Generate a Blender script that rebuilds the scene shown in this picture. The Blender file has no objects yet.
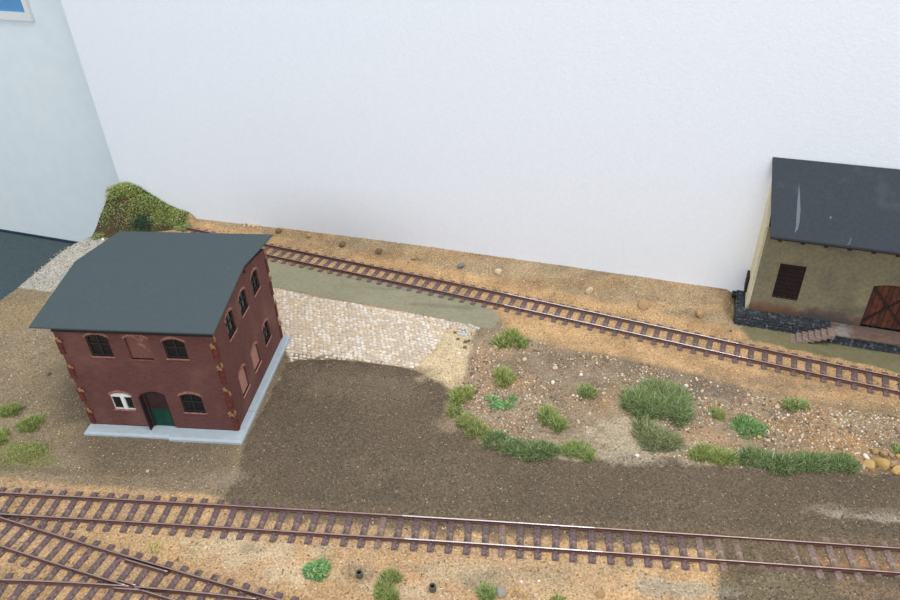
import bpy, bmesh, math, random
import numpy as np
from mathutils import Vector, Matrix
random.seed(7); RS = np.random.RandomState(11)
SC = bpy.context.scene; COL = SC.collection
# ---------------------------------------------------------------- camera
CH, CF, CP, CR = .382, 722., .61, .0405        # height, focal px, pitch, roll
_c, _s = math.cos(CR), math.sin(CR)
FW = np.array([0, math.cos(CP), -math.sin(CP)]); UP = np.array([0, math.sin(CP), math.cos(CP)]); RT = np.array([1., 0, 0])
cam = bpy.data.objects.new('camera', bpy.data.cameras.new('camera')); COL.objects.link(cam)
r_ = _c*RT - _s*UP; u_ = _s*RT + _c*UP
cam.matrix_world = Matrix(((r_[0], u_[0], -FW[0], 0), (r_[1], u_[1], -FW[1], 0), (r_[2], u_[2], -FW[2], CH), (0, 0, 0, 1)))
cam.data.sensor_width = 36; cam.data.lens = CF/900*36; cam.data.clip_start = .01; cam.data.clip_end = 20
SC.camera = cam
# ---------------------------------------------------------------- light
SC.view_settings.view_transform = 'Standard'; SC.view_settings.look = 'None'
SC.view_settings.gamma = 1; SC.view_settings.use_curve_mapping = False; SC.view_settings.exposure = 0.0
W = bpy.data.worlds.new('world'); SC.world = W; W.use_nodes = True
W.node_tree.nodes['Background'].inputs[0].default_value = (.86, .93, 1, 1)
W.node_tree.nodes['Background'].inputs[1].default_value = .78
def area(name, loc, target, sx, sy, power, col):
    l = bpy.data.lights.new(name, 'AREA'); l.shape = 'RECTANGLE'; l.size = sx; l.size_y = sy; l.energy = power; l.color = col
    o = bpy.data.objects.new(name, l); COL.objects.link(o); o.location = loc
    o.rotation_euler = (Vector(target)-Vector(loc)).to_track_quat('-Z', 'Y').to_euler(); return o
area('ceiling_lamp', (.35, .0, 1.35), (0.0, .50, .1), .8, .3, 10.5, (1, .97, .93))
area('front_fill_light', (-1.0, -1.3, .9), (-.1, .5, .1), 1.1, .9, 11, (.92, .96, 1))  # added fill from the camera side to brighten the walls

# ---------------------------------------------------------------- geometry helpers
def ray(px, py):
    x = (px-450)/CF; y = -(py-300)/CF
    return (x*_c+y*_s)*RT + FW + (-x*_s+y*_c)*UP
EYE = np.array([0, 0, CH])
def g(px, py, z=0.):                          # a photograph pixel on the plane at height z, as a point of the layout
    d = ray(px, py); return EYE + d*((z-CH)/d[2])
def lin(c): return tuple(((v/255)/12.92 if v/255 <= .04045 else (((v/255)+.055)/1.055)**2.4) for v in c)
def link(name, me, m=None, parent=None):
    o = bpy.data.objects.new(name, me); COL.objects.link(o)
    if m is not None and len(me.materials) == 0: me.materials.append(m)
    if parent: o.parent = parent
    return o
def tag(o, label=None, cat=None, group=None, kind=None):
    if label: o['label'] = label
    if cat: o['category'] = cat
    if group: o['group'] = group
    if kind: o['kind'] = kind
    return o
def empty(name, loc, rz=0, label=None, cat=None, group=None):
    o = bpy.data.objects.new(name, None); COL.objects.link(o); o.location = loc; o.rotation_euler = (0, 0, rz); o.empty_display_size = .01
    return tag(o, label, cat, group)
def obj(name, bm, m, parent=None, smooth=False):
    me = bpy.data.meshes.new(name); bmesh.ops.recalc_face_normals(bm, faces=bm.faces); bm.to_mesh(me); bm.free()
    if smooth: me.polygons.foreach_set('use_smooth', [True]*len(me.polygons))
    return link(name, me, m, parent)
def box(bm, x0, x1, y0, y1, z0, z1, M=None, bev=0, taper=0):
    r = bmesh.ops.create_cube(bm, size=1)['verts']
    for v in r:
        t = 1-taper if v.co.z > 0 else 1
        v.co = Vector(((x0+x1)/2+v.co.x*(x1-x0)*t, (y0+y1)/2+v.co.y*(y1-y0)*t, z0 if v.co.z < 0 else z1))
    if bev:
        e = list({e for v in r for e in v.link_edges}); q = bmesh.ops.bevel(bm, geom=e, offset=bev, segments=1, affect='EDGES')
        r = list({v for f in q['faces'] for v in f.verts} | {v for v in r if v.is_valid})
    if M is not None:
        for v in r: v.co = M @ v.co
    return r
def panel(bm, outer, holes, d0, d1, M):
    """flat sheet with holes: 2D outline (x,y) thickened from depth d0 to d1; M maps (x, depth, y)"""
    n0 = len(bm.verts); edges = []; loops = []
    tmp = bmesh.new()
    for lp in [outer]+holes:
        vs = [tmp.verts.new((x, 0, y)) for x, y in lp]
        edges += [tmp.edges.new((vs[i], vs[(i+1) % len(vs)])) for i in range(len(vs))]
        loops.append(lp)
    bmesh.ops.triangle_fill(tmp, use_beauty=True, use_dissolve=False, edges=edges)
    tmp.verts.ensure_lookup_table(); tmp.verts.index_update()
    for d in (d0, d1):
        vs = [bm.verts.new(M @ Vector((v.co.x, d, v.co.z))) for v in tmp.verts]
        for f in tmp.faces:
            try: bm.faces.new([vs[v.index] for v in f.verts])
            except ValueError: pass
        if d == d0: a = vs
        else: b = vs
    k = 0
    for lp in loops:
        n = len(lp)
        for i in range(n):
            i0, i1 = k+i, k+(i+1) % n
            bm.faces.new([a[i0], a[i1], b[i1], b[i0]])
        k += n
    tmp.free()
def arch(x0, x1, y0, y1, rise, n=6):
    """rectangle with a segmental arched head"""
    p = [(x0, y0), (x1, y0)]
    for i in range(n+1):
        t = i/n; p.append((x1+(x0-x1)*t, y1-rise+rise*(1-(2*t-1)**2)))
    return p
def cyl(bm, p0, p1, r, n=8, r2=None):
    p0, p1 = Vector(p0), Vector(p1); d = p1-p0
    M = Matrix.Translation((p0+p1)/2) @ d.to_track_quat('Z', 'Y').to_matrix().to_4x4()
    bmesh.ops.create_cone(bm, cap_ends=True, segments=n, radius1=r, radius2=r if r2 is None else r2, depth=d.length, matrix=M)

# ---------------------------------------------------------------- numpy noise
def vnoise(x, y, s, seed):
    rs = np.random.RandomState(seed); G = rs.rand(257, 257)
    X = x/s; Y = y/s; xi = np.floor(X).astype(int); yi = np.floor(Y).astype(int); fx = X-xi; fy = Y-yi
    fx = fx*fx*(3-2*fx); fy = fy*fy*(3-2*fy); xi %= 256; yi %= 256
    a = G[xi, yi]; b = G[xi+1, yi]; c = G[xi, yi+1]; d = G[xi+1, yi+1]
    return (a*(1-fx)+b*fx)*(1-fy)+(c*(1-fx)+d*fx)*fy
def fbm(x, y, s, seed, o=4):
    r = 0; a = .5; t = 0
    for i in range(o): r = r+a*vnoise(x, y, s, seed+i); t += a; a *= .55; s *= .5
    return r/t-.5
def sstep(a, b, x): t = np.clip((x-a)/(b-a), 0, 1); return t*t*(3-2*t)
def sdist(X, Y, poly):
    """signed distance to a polygon (positive inside)"""
    P = np.array(poly)[:, :2]; d = np.full(X.shape, 1e9); ins = np.zeros(X.shape, bool)
    for i in range(len(P)):
        a, b = P[i], P[(i+1) % len(P)]; ab = b-a
        t = np.clip(((X-a[0])*ab[0]+(Y-a[1])*ab[1])/(ab@ab+1e-12), 0, 1)
        d = np.minimum(d, np.hypot(X-a[0]-t*ab[0], Y-a[1]-t*ab[1]))
        c = ((a[1] > Y) != (b[1] > Y))
        if abs(ab[1]) > 1e-12: ins ^= c & (X < ab[0]*(Y-a[1])/ab[1]+a[0])
    return np.where(ins, d, -d)
def W2(pts, z=0.): return [tuple(g(x, y, z)[:2]) for x, y in pts]

# ---------------------------------------------------------------- materials
def nd(nt, t, **k):
    n = nt.nodes.new(t)
    for a, b in k.items(): setattr(n, a, b)
    return n
def mat(name, col, rough=.85, metal=0, noise=0, nscale=800, bump=0, bscale=None, col2=None, spec=.35, attr=None, blob=None, detail=4, stain=False):
    """principled; col modulated by noise; attr: colour attribute; blob: (colour, scale, threshold, width)"""
    m = bpy.data.materials.new(name); m.use_nodes = True; nt = m.node_tree; P = nt.nodes['Principled BSDF']; L = nt.links.new
    P.inputs['Roughness'].default_value = rough; P.inputs['Metallic'].default_value = metal
    P.inputs['Specular IOR Level'].default_value = spec
    tc = nd(nt, 'ShaderNodeTexCoord')
    if attr:
        a = nd(nt, 'ShaderNodeAttribute'); a.attribute_name = attr; out = a.outputs['Color']
    else:
        rgb = nd(nt, 'ShaderNodeRGB'); rgb.outputs[0].default_value = (*lin(col), 1); out = rgb.outputs[0]
    def mix(fac, a, b, blend='MIX'):
        x = nd(nt, 'ShaderNodeMix', data_type='RGBA', blend_type=blend)
        if isinstance(fac, float): x.inputs[0].default_value = fac
        else: L(fac, x.inputs[0])
        for v, s in ((a, x.inputs[6]), (b, x.inputs[7])):
            if isinstance(v, tuple): s.default_value = (*v, 1)
            else: L(v, s)
        return x.outputs[2]
    def ns(scale, det=4):
        n = nd(nt, 'ShaderNodeTexNoise'); n.inputs['Scale'].default_value = scale; n.inputs['Detail'].default_value = det; L(tc.outputs['Object'], n.inputs['Vector']); return n.outputs['Fac']
    def ramp(v, a, b):
        r = nd(nt, 'ShaderNodeMapRange'); r.inputs['From Min'].default_value = a; r.inputs['From Max'].default_value = b; L(v, r.inputs['Value']); return r.outputs['Result']
    if col2: out = mix(ramp(ns(nscale*.12, 3), .38, .62), out, lin(col2))
    if blob:
        for bc, bs, bt, bw in (blob if isinstance(blob, list) else [blob]):
            out = mix(ramp(ns(bs, 3), bt, bt+bw), out, lin(bc))
    if noise:
        v = ramp(ns(nscale, detail), .36, .64)
        mr = nd(nt, 'ShaderNodeMapRange'); mr.inputs['To Min'].default_value = 1-noise; mr.inputs['To Max'].default_value = 1+noise; L(v, mr.inputs['Value'])
        h = nd(nt, 'ShaderNodeVectorMath', operation='SCALE'); L(out, h.inputs[0]); L(mr.outputs['Result'], h.inputs['Scale']); out = h.outputs[0]
    if stain:
        sp = nd(nt, 'ShaderNodeSeparateXYZ'); L(tc.outputs['Object'], sp.inputs[0]); nn = ns(110, 4)
        ad = nd(nt, 'ShaderNodeMath', operation='MULTIPLY_ADD'); L(nn, ad.inputs[0]); ad.inputs[1].default_value = -.016; L(sp.outputs[2], ad.inputs[2])
        out = mix(ramp(ad.outputs[0], .0175, .0080), out, lin((116, 84, 66))); out = mix(ramp(ns(30, 3), .5, .6), out, mix(ramp(ad.outputs[0], .0165, .0085), out, lin((84, 78, 76))))
    L(out, P.inputs['Base Color'])
    if bump:
        b = nd(nt, 'ShaderNodeBump'); b.inputs['Strength'].default_value = 1; b.inputs['Distance'].default_value = bump
        L(ns(bscale or nscale, 3), b.inputs['Height']); L(b.outputs[0], P.inputs['Normal'])
    m['out'] = 0
    return m
MT = {}
MT['ground'] = mat('sandy ground', None, .95, attr='Col', noise=.27, nscale=760, bump=.0012, bscale=620, spec=.15, blob=[((116, 92, 66), 560, .635, .04), ((232, 210, 178), 610, .66, .04)])
MT['gravel'] = mat('dark ballast', None, .95, attr='Col', noise=.3, nscale=760, bump=.0014, bscale=640, spec=.15, blob=[((92, 80, 68), 560, .59, .05), ((180, 164, 140), 620, .67, .03)])
MT['plaster'] = mat('olive plaster', None, .9, attr='Col', noise=.08, nscale=400, bump=.0012, bscale=130, spec=.2)
MT['wall'] = mat('white painted board', (240, 243, 250), .9, noise=.012, nscale=300, bump=.00022, bscale=480, spec=.2)
MT['wall2'] = mat('pale blue wall', (234, 243, 247), .9, noise=.015, nscale=60, bump=.0003, bscale=300, spec=.2, col2=(236, 242, 244))
MT['carpet'] = mat('dark carpet', (84, 98, 100), .95, noise=.25, nscale=700, bump=.0015, bscale=500, spec=.1)
MT['navy'] = mat('navy strip', (28, 52, 74), .7)
MT['edge'] = mat('raw board edge', (128, 106, 82), .9, noise=.2, nscale=150, bump=.001)
MT['sleeper'] = mat('weathered sleeper', (112, 92, 92), .85, noise=.4, nscale=500, bump=.0003, bscale=900, blob=((142, 122, 108), 160, .5, .2))
MT['sleeper_dusty'] = mat('dusty sleeper', (136, 114, 106), .9, noise=.3, nscale=500, bump=.0003, bscale=900, blob=((150, 134, 112), 200, .5, .15))
MT['rail'] = mat('rusty rail side', (98, 62, 58), .6, noise=.2, nscale=300, spec=.4)
MT['railtop'] = mat('worn rail head', (178, 158, 146), .32, metal=.75, noise=.1, nscale=200, spec=.5)
MT['railbright'] = mat('polished rail head highlight', (252, 246, 238), .22, metal=.8, spec=.6)  # near-white top paints the highlight along the polished middle stretch
MT['brick'] = None
MT['slate'] = mat('slate grey card roof', (74, 86, 89), .8, noise=.04, nscale=300, bump=.00002, spec=.3, blob=((92, 104, 106), 55, .70, .12))
MT['slate2'] = mat('dark card roof', (58, 63, 70), .8, noise=.07, nscale=400, bump=.00003, spec=.3, blob=((78, 82, 88), 40, .56, .2))
MT['plinth'] = mat('pale grey plinth', (174, 186, 194), .8, noise=.05, nscale=200, bump=.0001)
MT['frame'] = mat('dark window frame', (46, 44, 47), .6)
MT['glass'] = mat('dark window glass', (24, 24, 28), .18, spec=.5, noise=.2, nscale=90)
MT['white'] = mat('white paint', (232, 232, 230), .6)
MT['green'] = mat('green door paint', (16, 66, 52), .55, noise=.1, nscale=200)
MT['darkwood'] = mat('dark wood', (44, 32, 30), .7, noise=.2, nscale=200)
MT['ochre'] = mat('raw ochre wood', (156, 116, 80), .9, noise=.15, nscale=500)
MT['quoin'] = mat('rough brick red', (100, 48, 42), .9, noise=.25, nscale=500, bump=.0002)
MT['archbrick'] = mat('arch brick', (154, 110, 96), .9, noise=.35, nscale=900, bump=.0002)
MT['niche'] = mat('faded brick', (120, 78, 70), .9, noise=.14, nscale=800, bump=.0001, blob=((166, 122, 110), 120, .52, .15))
MT['niche2'] = mat('pale faded brick', (176, 128, 114), .9, noise=.14, nscale=800, bump=.0001)
MT['stucco'] = mat('weathered stucco', (132, 124, 101), .9, noise=.12, nscale=350, bump=.0002, spec=.15, blob=[((118, 111, 94), 60, .5, .2), ((158, 144, 108), 38, .6, .2), ((104, 98, 86), 25, .62, .15)], stain=True)
MT['cream'] = mat('cream wall', (224, 214, 180), .9, noise=.06, nscale=200)
MT['rubble'] = mat('black rubble stone', (58, 62, 68), .8, noise=.35, nscale=500, bump=.0003, blob=((104, 110, 116), 330, .56, .08))
MT['slab'] = mat('stained platform slab', (116, 96, 86), .9, noise=.15, nscale=300, bump=.0002, blob=[((148, 140, 134), 40, .55, .15), ((104, 74, 60), 60, .55, .12)])
MT['step'] = mat('stone step', (146, 126, 116), .9, noise=.2, nscale=500, bump=.0002)
MT['plank'] = mat('red brown plank', (94, 54, 40), .85, noise=.25, nscale=220, bump=.0002)
MT['plank2'] = mat('dark red brown plank', (74, 44, 36), .85, noise=.25, nscale=220, bump=.0002)
MT['grille'] = mat('black iron', (30, 28, 30), .6)
MT['rust'] = mat('dark red shutter', (58, 36, 36), .8, noise=.2, nscale=200)
MT['scrape'] = mat('pale scrape', (108, 115, 120), .9)
MT['cobble'] = mat('pale cobblestone', None, .9, attr='Col', noise=.12, nscale=500, bump=.0002)
MT['sett'] = mat('grey white sett', (206, 204, 200), .85, noise=.3, nscale=500, bump=.0002)
MT['sett2'] = mat('brown sett', (120, 104, 84), .85, noise=.2, nscale=400)
MT['stone_pale'] = mat('pale stone', (226, 206, 172), .9, noise=.15, nscale=350, bump=.0003, blob=((196, 160, 116), 120, .55, .1))
MT['stone_tan'] = mat('tan stone', (184, 150, 108), .9, noise=.2, nscale=350, bump=.0003, blob=((214, 190, 150), 130, .55, .1))
MT['stone_ochre'] = mat('ochre stone', (208, 164, 98), .85, noise=.2, nscale=350, bump=.0003, blob=((236, 214, 160), 150, .52, .1))
MT['stone_grey'] = mat('grey stone', (142, 136, 134), .9, noise=.25, nscale=450, bump=.0003)
MT['stone_beige'] = mat('beige grey stone', (190, 180, 164), .9, noise=.2, nscale=350, bump=.0004, blob=((150, 138, 124), 150, .52, .1))
MT['stone_brown'] = mat('brown stone', (134, 112, 86), .9, noise=.25, nscale=450, bump=.0003)
MT['stone_white'] = mat('white stone', (240, 236, 226), .9, noise=.06, nscale=350)
MT['chips'] = mat('stone chips', None, .9, attr='Col', spec=.2)
MT['blade'] = mat('grass fibre', None, .8, attr='Col', spec=.2)
MT['pipe'] = mat('grey tube', (96, 92, 86), .6)
MT['black'] = mat('black bore', (8, 8, 8), .9)
MT['blue'] = mat('blue print', (84, 146, 200), .4, noise=.04, nscale=40, col2=(104, 164, 212))

def brick_mat():
    m = bpy.data.materials.new('brick wall'); m.use_nodes = True; nt = m.node_tree; P = nt.nodes['Principled BSDF']; L = nt.links.new
    P.inputs['Roughness'].default_value = .85; P.inputs['Specular IOR Level'].default_value = .3
    tc = nd(nt, 'ShaderNodeTexCoord'); sp = nd(nt, 'ShaderNodeSeparateXYZ'); L(tc.outputs['Object'], sp.inputs[0])
    ad = nd(nt, 'ShaderNodeMath', operation='ADD'); L(sp.outputs[0], ad.inputs[0]); L(sp.outputs[1], ad.inputs[1])
    cb = nd(nt, 'ShaderNodeCombineXYZ'); L(ad.outputs[0], cb.inputs[0]); L(sp.outputs[2], cb.inputs[1])
    bt = nd(nt, 'ShaderNodeTexBrick'); L(cb.outputs[0], bt.inputs['Vector'])
    bt.inputs['Scale'].default_value = 1; bt.inputs['Brick Width'].default_value = .0029; bt.inputs['Row Height'].default_value = .0010
    bt.inputs['Mortar Size'].default_value = .00013; bt.inputs['Mortar Smooth'].default_value = .3
    bt.inputs['Color1'].default_value = (*lin((106, 60, 56)), 1); bt.inputs['Color2'].default_value = (*lin((84, 48, 46)), 1); bt.inputs['Mortar'].default_value = (*lin((128, 92, 84)), 1)
    n = nd(nt, 'ShaderNodeTexNoise'); n.inputs['Scale'].default_value = 36; n.inputs['Detail'].default_value = 5; L(tc.outputs['Object'], n.inputs['Vector'])
    mr = nd(nt, 'ShaderNodeMapRange'); L(n.outputs['Fac'], mr.inputs['Value']); mr.inputs['From Min'].default_value = .5; mr.inputs['From Max'].default_value = .72; mr.inputs['To Max'].default_value = .6
    x = nd(nt, 'ShaderNodeMix', data_type='RGBA'); L(mr.outputs[0], x.inputs[0]); L(bt.outputs['Color'], x.inputs[6]); x.inputs[7].default_value = (*lin((134, 96, 86)), 1)
    L(x.outputs[2], P.inputs['Base Color'])
    b = nd(nt, 'ShaderNodeBump'); b.inputs['Distance'].default_value = .0002; b.inputs['Strength'].default_value = .6; b.invert = True; L(bt.outputs['Fac'], b.inputs['Height']); L(b.outputs[0], P.inputs['Normal'])
    return m
MT['brick'] = brick_mat()

# ================================================================ ROOM
PHI = math.radians(-19.7)
T2 = np.array([math.cos(PHI), math.sin(PHI)]); N2 = np.array([-math.sin(PHI), math.cos(PHI)])
NB = .5822                                     # backdrop line: n = NB
FLOOR = -.086
def tn(t, n, z): p = T2*t+N2*n; return Vector((p[0], p[1], z))
def to_tn(p): return float(np.dot(T2, p[:2])), float(np.dot(N2, p[:2]))
RM = Matrix(((T2[0], N2[0], 0, 0), (T2[1], N2[1], 0, 0), (0, 0, 1, 0), (0, 0, 0, 1)))
bm = bmesh.new(); box(bm, -.5972, 1.05, NB, NB+.008, FLOOR, .62, RM, bev=.0006)
tag(obj('wall_back', bm, MT['wall']), 'white painted backdrop board behind the layout', kind='structure')
bm = bmesh.new(); box(bm, -1.6, 1.4, NB+.04, NB+.10, FLOOR, .85, RM)
tag(obj('wall_left', bm, MT['wall2']), 'pale blue wall beyond the end of the backdrop', kind='structure')
bm = bmesh.new(); box(bm, -1.6, -.3, NB+.037, NB+.04, FLOOR, FLOOR+.0022, RM)
tag(obj('baseboard_left', bm, MT['navy']), 'thin navy strip at the foot of the pale wall', kind='structure')
bm = bmesh.new(); box(bm, -1.6, 1.6, -.5, NB+.1, FLOOR-.02, FLOOR, RM)
tag(obj('floor', bm, MT['carpet']), 'dark blue grey surface beside the layout', kind='structure')
# framed blue print high on the pale wall
def onplane_n(px, py, n):
    d = ray(px, py); t = (n-N2@EYE[:2])/(N2@d[:2]); return EYE+d*t
pc = onplane_n(35, 20.5, NB+.04); tc_, _ = to_tn(pc); zc = float(pc[2])
fr = empty('picture_frame', tn(tc_, NB+.04, zc), PHI, 'blue sky print in a white frame, top left on the pale wall', 'picture')
def rect(x0, x1, y0, y1): return [(x0, y0), (x1, y0), (x1, y1), (x0, y1)]
ID = Matrix.Identity(4)
bm = bmesh.new(); panel(bm, rect(-.26, 0, 0, .19), [rect(-.252, -.0055, .0085, .182)], -.004, -.0002, ID); obj('frame', bm, MT['white'], fr)
bm = bmesh.new(); panel(bm, rect(-.253, -.005, .008, .183), [], -.0015, -.0004, ID); obj('print', bm, MT['blue'], fr)

# ================================================================ TERRAIN
HP = np.array([(-.70, .034), (-.5966, .037), (-.5828, .0374), (-.5705, .034), (-.559, .0281), (-.5476, .0221), (-.5361, .0161), (-.5239, .0127), (-.5109, .0115), (-.5, .011), (1.2, .0118)])
TL = np.array([(-.2, -.575), (.31, -.5775), (.395, -.5975), (.4215, -.599), (.487, -.6065), (.505, -.605), (.521, -.5985), (.60, -.598)])
def line(l, z=.0044): return np.array([g(*p, z) for p in l])
pA = np.polyfit(*line([(0, 492.4), (60, 494.9), (120, 499.3), (180, 502), (240, 506), (400, 514.7), (460, 519.1), (520, 522.7), (780, 540.7), (900, 547.3)]).T[:2], 2)
pB = np.polyfit(*line([(0, 518), (30, 526), (60, 534.5), (90, 545), (120, 553.7), (150, 563.3), (190, 574.5), (200, 577.3), (240, 588), (280, 599.3)]).T[:2], 2)
pC = np.polyfit(*line([(0, 578.7), (40, 581.3), (80, 583.3), (120, 585.3), (130, 585.5), (170, 588.7), (210, 592.7), (240, 597.3)]).T[:2], 2)
bk = [(187, 228), (211, 231), (265, 244.1), (320, 255.3), (380, 267.3), (440, 279), (500, 292.7), (560, 304.9), (620, 318), (680, 329.5), (740, 343.3), (780, 352.9), (840, 365.3), (900, 376.7)]
pK = np.polyfit(*line(bk).T[:2], 4)
Z = {}
Z['front_sand'] = W2([(-120, 462), (0, 478), (60, 485), (130, 490), (205, 494), (222, 500), (230, 509), (300, 516), (400, 523), (520, 531), (640, 541), (700, 548), (722, 552), (722, 575), (700, 760), (-400, 760), (-400, 462)])
Z['rail_sand'] = W2([(796, 548), (840, 550), (960, 556), (1300, 590), (1300, 610), (960, 572), (850, 570), (802, 561)])
Z['yard'] = W2([(244, 448), (290, 364), (300, 361), (340, 361), (370, 364), (395, 367), (420, 373), (440, 383), (450, 391), (455, 400), (447, 410), (452, 424), (480, 446), (520, 461), (592, 463), (640, 457), (680, 463), (740, 471), (850, 475), (872, 478), (960, 483), (1300, 520), (1300, 590), (960, 556), (796, 552), (960, 574), (1300, 612), (1300, 760), (690, 760), (718, 590), (722, 552), (640, 543), (520, 535), (400, 526), (300, 519), (233, 511), (226, 499), (238, 478)])
Z['under'] = W2([(60, 380), (60, 350), (290, 335), (296, 345), (244, 448), (240, 470), (226, 499), (205, 492), (120, 486), (90, 470), (60, 430)])
Z['scrub'] = W2([(470, 330), (500, 333), (530, 341), (560, 350), (600, 357), (640, 365), (680, 374), (720, 386), (760, 397), (810, 405), (850, 412), (900, 418), (980, 432), (1300, 500), (1300, 520), (960, 483), (872, 478), (850, 475), (740, 471), (680, 463), (640, 457), (592, 463), (520, 461), (480, 446), (452, 424), (447, 410), (456, 395), (466, 375)])
Z['back_sand'] = W2([(160, 218), (187, 222), (240, 233), (300, 244), (380, 259), (500, 283), (620, 309), (700, 325), (740, 333), (760, 342), (840, 358), (960, 384), (1300, 470), (1300, 510), (960, 425), (900, 414), (840, 404), (780, 392), (735, 388), (700, 376), (620, 358), (560, 349), (508, 333), (500, 318), (470, 300), (400, 287), (330, 273), (265, 260), (150, 240)])
Z['strip'] = W2([(150, 262), (200, 252), (265, 261), (330, 273), (400, 286), (440, 293), (480, 305), (497, 314), (499, 321), (492, 330), (474, 327), (440, 319), (400, 311), (340, 301), (300, 293), (272, 288), (200, 290)])
Z['strip2'] = W2([(741, 330), (744, 318), (800, 300), (960, 330), (960, 388), (900, 375), (850, 363), (790, 350), (750, 340)])
Z['shedpad'] = W2([(724, 338), (732, 300), (745, 270), (960, 290), (960, 400), (742, 350)])
Z['cobbles'] = W2([(262, 286), (300, 294), (340, 302), (400, 312), (443, 320.5), (452, 323), (434, 351), (418, 366), (412, 370), (395, 367), (370, 364), (340, 361), (300, 361), (290, 364), (284, 340), (275, 300)])
Z['bare'] = W2([(452, 322), (478, 329), (471, 345), (467, 375), (462, 385), (452, 391), (440, 383), (412, 370), (434, 350)])
Z['path'] = W2([(17, 288.5), (60, 250), (92, 236.5), (110, 243), (150, 262), (200, 290), (262, 286), (275, 300), (284, 340), (290, 335), (60, 350), (54, 293)])
SPOTS = [  # (px, py, rx, ry, colour, strength): patches of pale filler, ochre grit, dark turf, plaster creases and painted house shade
 (640, 440, 55, 16, (184, 168, 142), .8), (600, 455, 60, 8, (180, 166, 142), .7), (720, 466, 60, 4, (176, 160, 136), .7), (700, 455, 30, 10, (170, 152, 124), .5),
 (480, 425, 30, 14, (170, 150, 124), .6), (455, 400, 14, 30, (164, 142, 116), .5), (500, 352, 30, 8, (190, 158, 122), .5), (485, 375, 16, 25, (176, 146, 118), .6),
 (590, 410, 30, 14, (168, 142, 112), .5), (640, 372, 60, 7, (134, 118, 100), .6), (720, 392, 50, 10, (122, 110, 98), .7), (770, 385, 60, 6, (128, 112, 98), .5), (560, 365, 30, 10, (128, 110, 94), .5),
 (800, 402, 70, 9, (178, 148, 116), .6), (800, 430, 50, 14, (186, 148, 108), .6), (700, 440, 40, 10, (178, 142, 108), .5), (870, 425, 60, 14, (168, 150, 122), .7), (855, 410, 40, 5, (140, 118, 90), .6),
 (850, 450, 40, 10, (196, 154, 106), .5), (600, 395, 22, 10, (170, 138, 106), .5), (520, 385, 18, 8, (180, 140, 102), .5),
 (255, 553, 70, 13, (212, 194, 162), .5), (300, 575, 60, 10, (208, 190, 160), .45), (400, 590, 50, 12, (204, 182, 150), .5), (470, 575, 50, 10, (194, 174, 142), .45), (257, 552, 14, 6, (136, 122, 104), .7), (358, 572, 16, 9, (150, 132, 110), .7),
 (420, 570, 24, 8, (156, 136, 114), .5), (480, 580, 30, 12, (156, 144, 118), .7), (530, 575, 60, 10, (168, 146, 118), .6), (600, 568, 70, 8, (170, 146, 116), .6), (560, 590, 60, 8, (192, 168, 132), .5), (660, 570, 50, 8, (196, 158, 114), .5), (660, 588, 60, 8, (168, 158, 138), .7),
 (130, 555, 60, 10, (212, 172, 122), .3), (408, 581, 16, 6, (206, 158, 116), .6), (155, 548, 14, 7, (186, 168, 100), .35),
 (232, 478, 28, 10, (158, 142, 120), .5), (215, 485, 22, 8, (152, 138, 118), .5), (345, 385, 70, 14, (132, 118, 100), .35), (420, 470, 90, 20, (124, 110, 92), .3), (880, 520, 50, 4, (170, 156, 140), .8), (845, 512, 50, 5, (146, 132, 114), .5),
 (40, 360, 60, 22, (160, 140, 112), .6), (15, 320, 30, 20, (168, 142, 104), .5), (90, 330, 40, 30, (154, 138, 114), .4), (40, 425, 60, 20, (156, 138, 108), .5), (30, 455, 40, 12, (118, 128, 66), .55), (80, 400, 22, 40, (122, 106, 88), .5), (100, 480, 120, 6, (150, 130, 108), .4), (60, 472, 60, 3, (112, 98, 78), .5), (30, 490, 40, 8, (184, 152, 118), .5),  # the tall brown spot left of the house paints its soft shade
 (870, 560, 50, 12, (150, 122, 94), .4), (770, 590, 60, 14, (132, 118, 92), .6), (860, 592, 60, 10, (152, 124, 98), .5), (720, 560, 12, 14, (150, 122, 88), .4),
 (310, 360, 60, 4, (96, 80, 66), .7), (392, 372, 50, 7, (102, 86, 72), .5), (440, 392, 12, 14, (104, 88, 74), .4),
 (440, 370, 22, 14, (224, 200, 158), .5), (460, 352, 14, 12, (222, 200, 164), .5), (433, 300, 30, 4, (158, 150, 124), .4), (450, 308, 40, 2, (112, 106, 88), .4), (385, 290, 50, 2.5, (120, 114, 92), .3),
 (360, 250, 60, 8, (164, 142, 112), .5), (540, 268, 80, 12, (172, 152, 124), .6), (460, 263, 60, 8, (186, 158, 122), .5), (680, 300, 40, 12, (180, 152, 118), .5), (560, 290, 80, 5, (160, 128, 92), .5), (640, 312, 80, 3, (212, 172, 126), .5), (420, 262, 80, 4, (164, 132, 94), .6), (300, 238, 60, 4, (186, 150, 106), .5), (730, 305, 14, 14, (140, 114, 84), .5),
]
dN = .00125
tv = np.arange(0, 1.0001, .0013/1.2); nv = np.arange(.06, NB+dN/2, dN); nv[-1] = NB
TT, NN = np.meshgrid(tv, nv)
tl = np.interp(NN, TL[:, 0], TL[:, 1]); TR_ = .62; TT = tl+TT*(TR_-tl)
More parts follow.
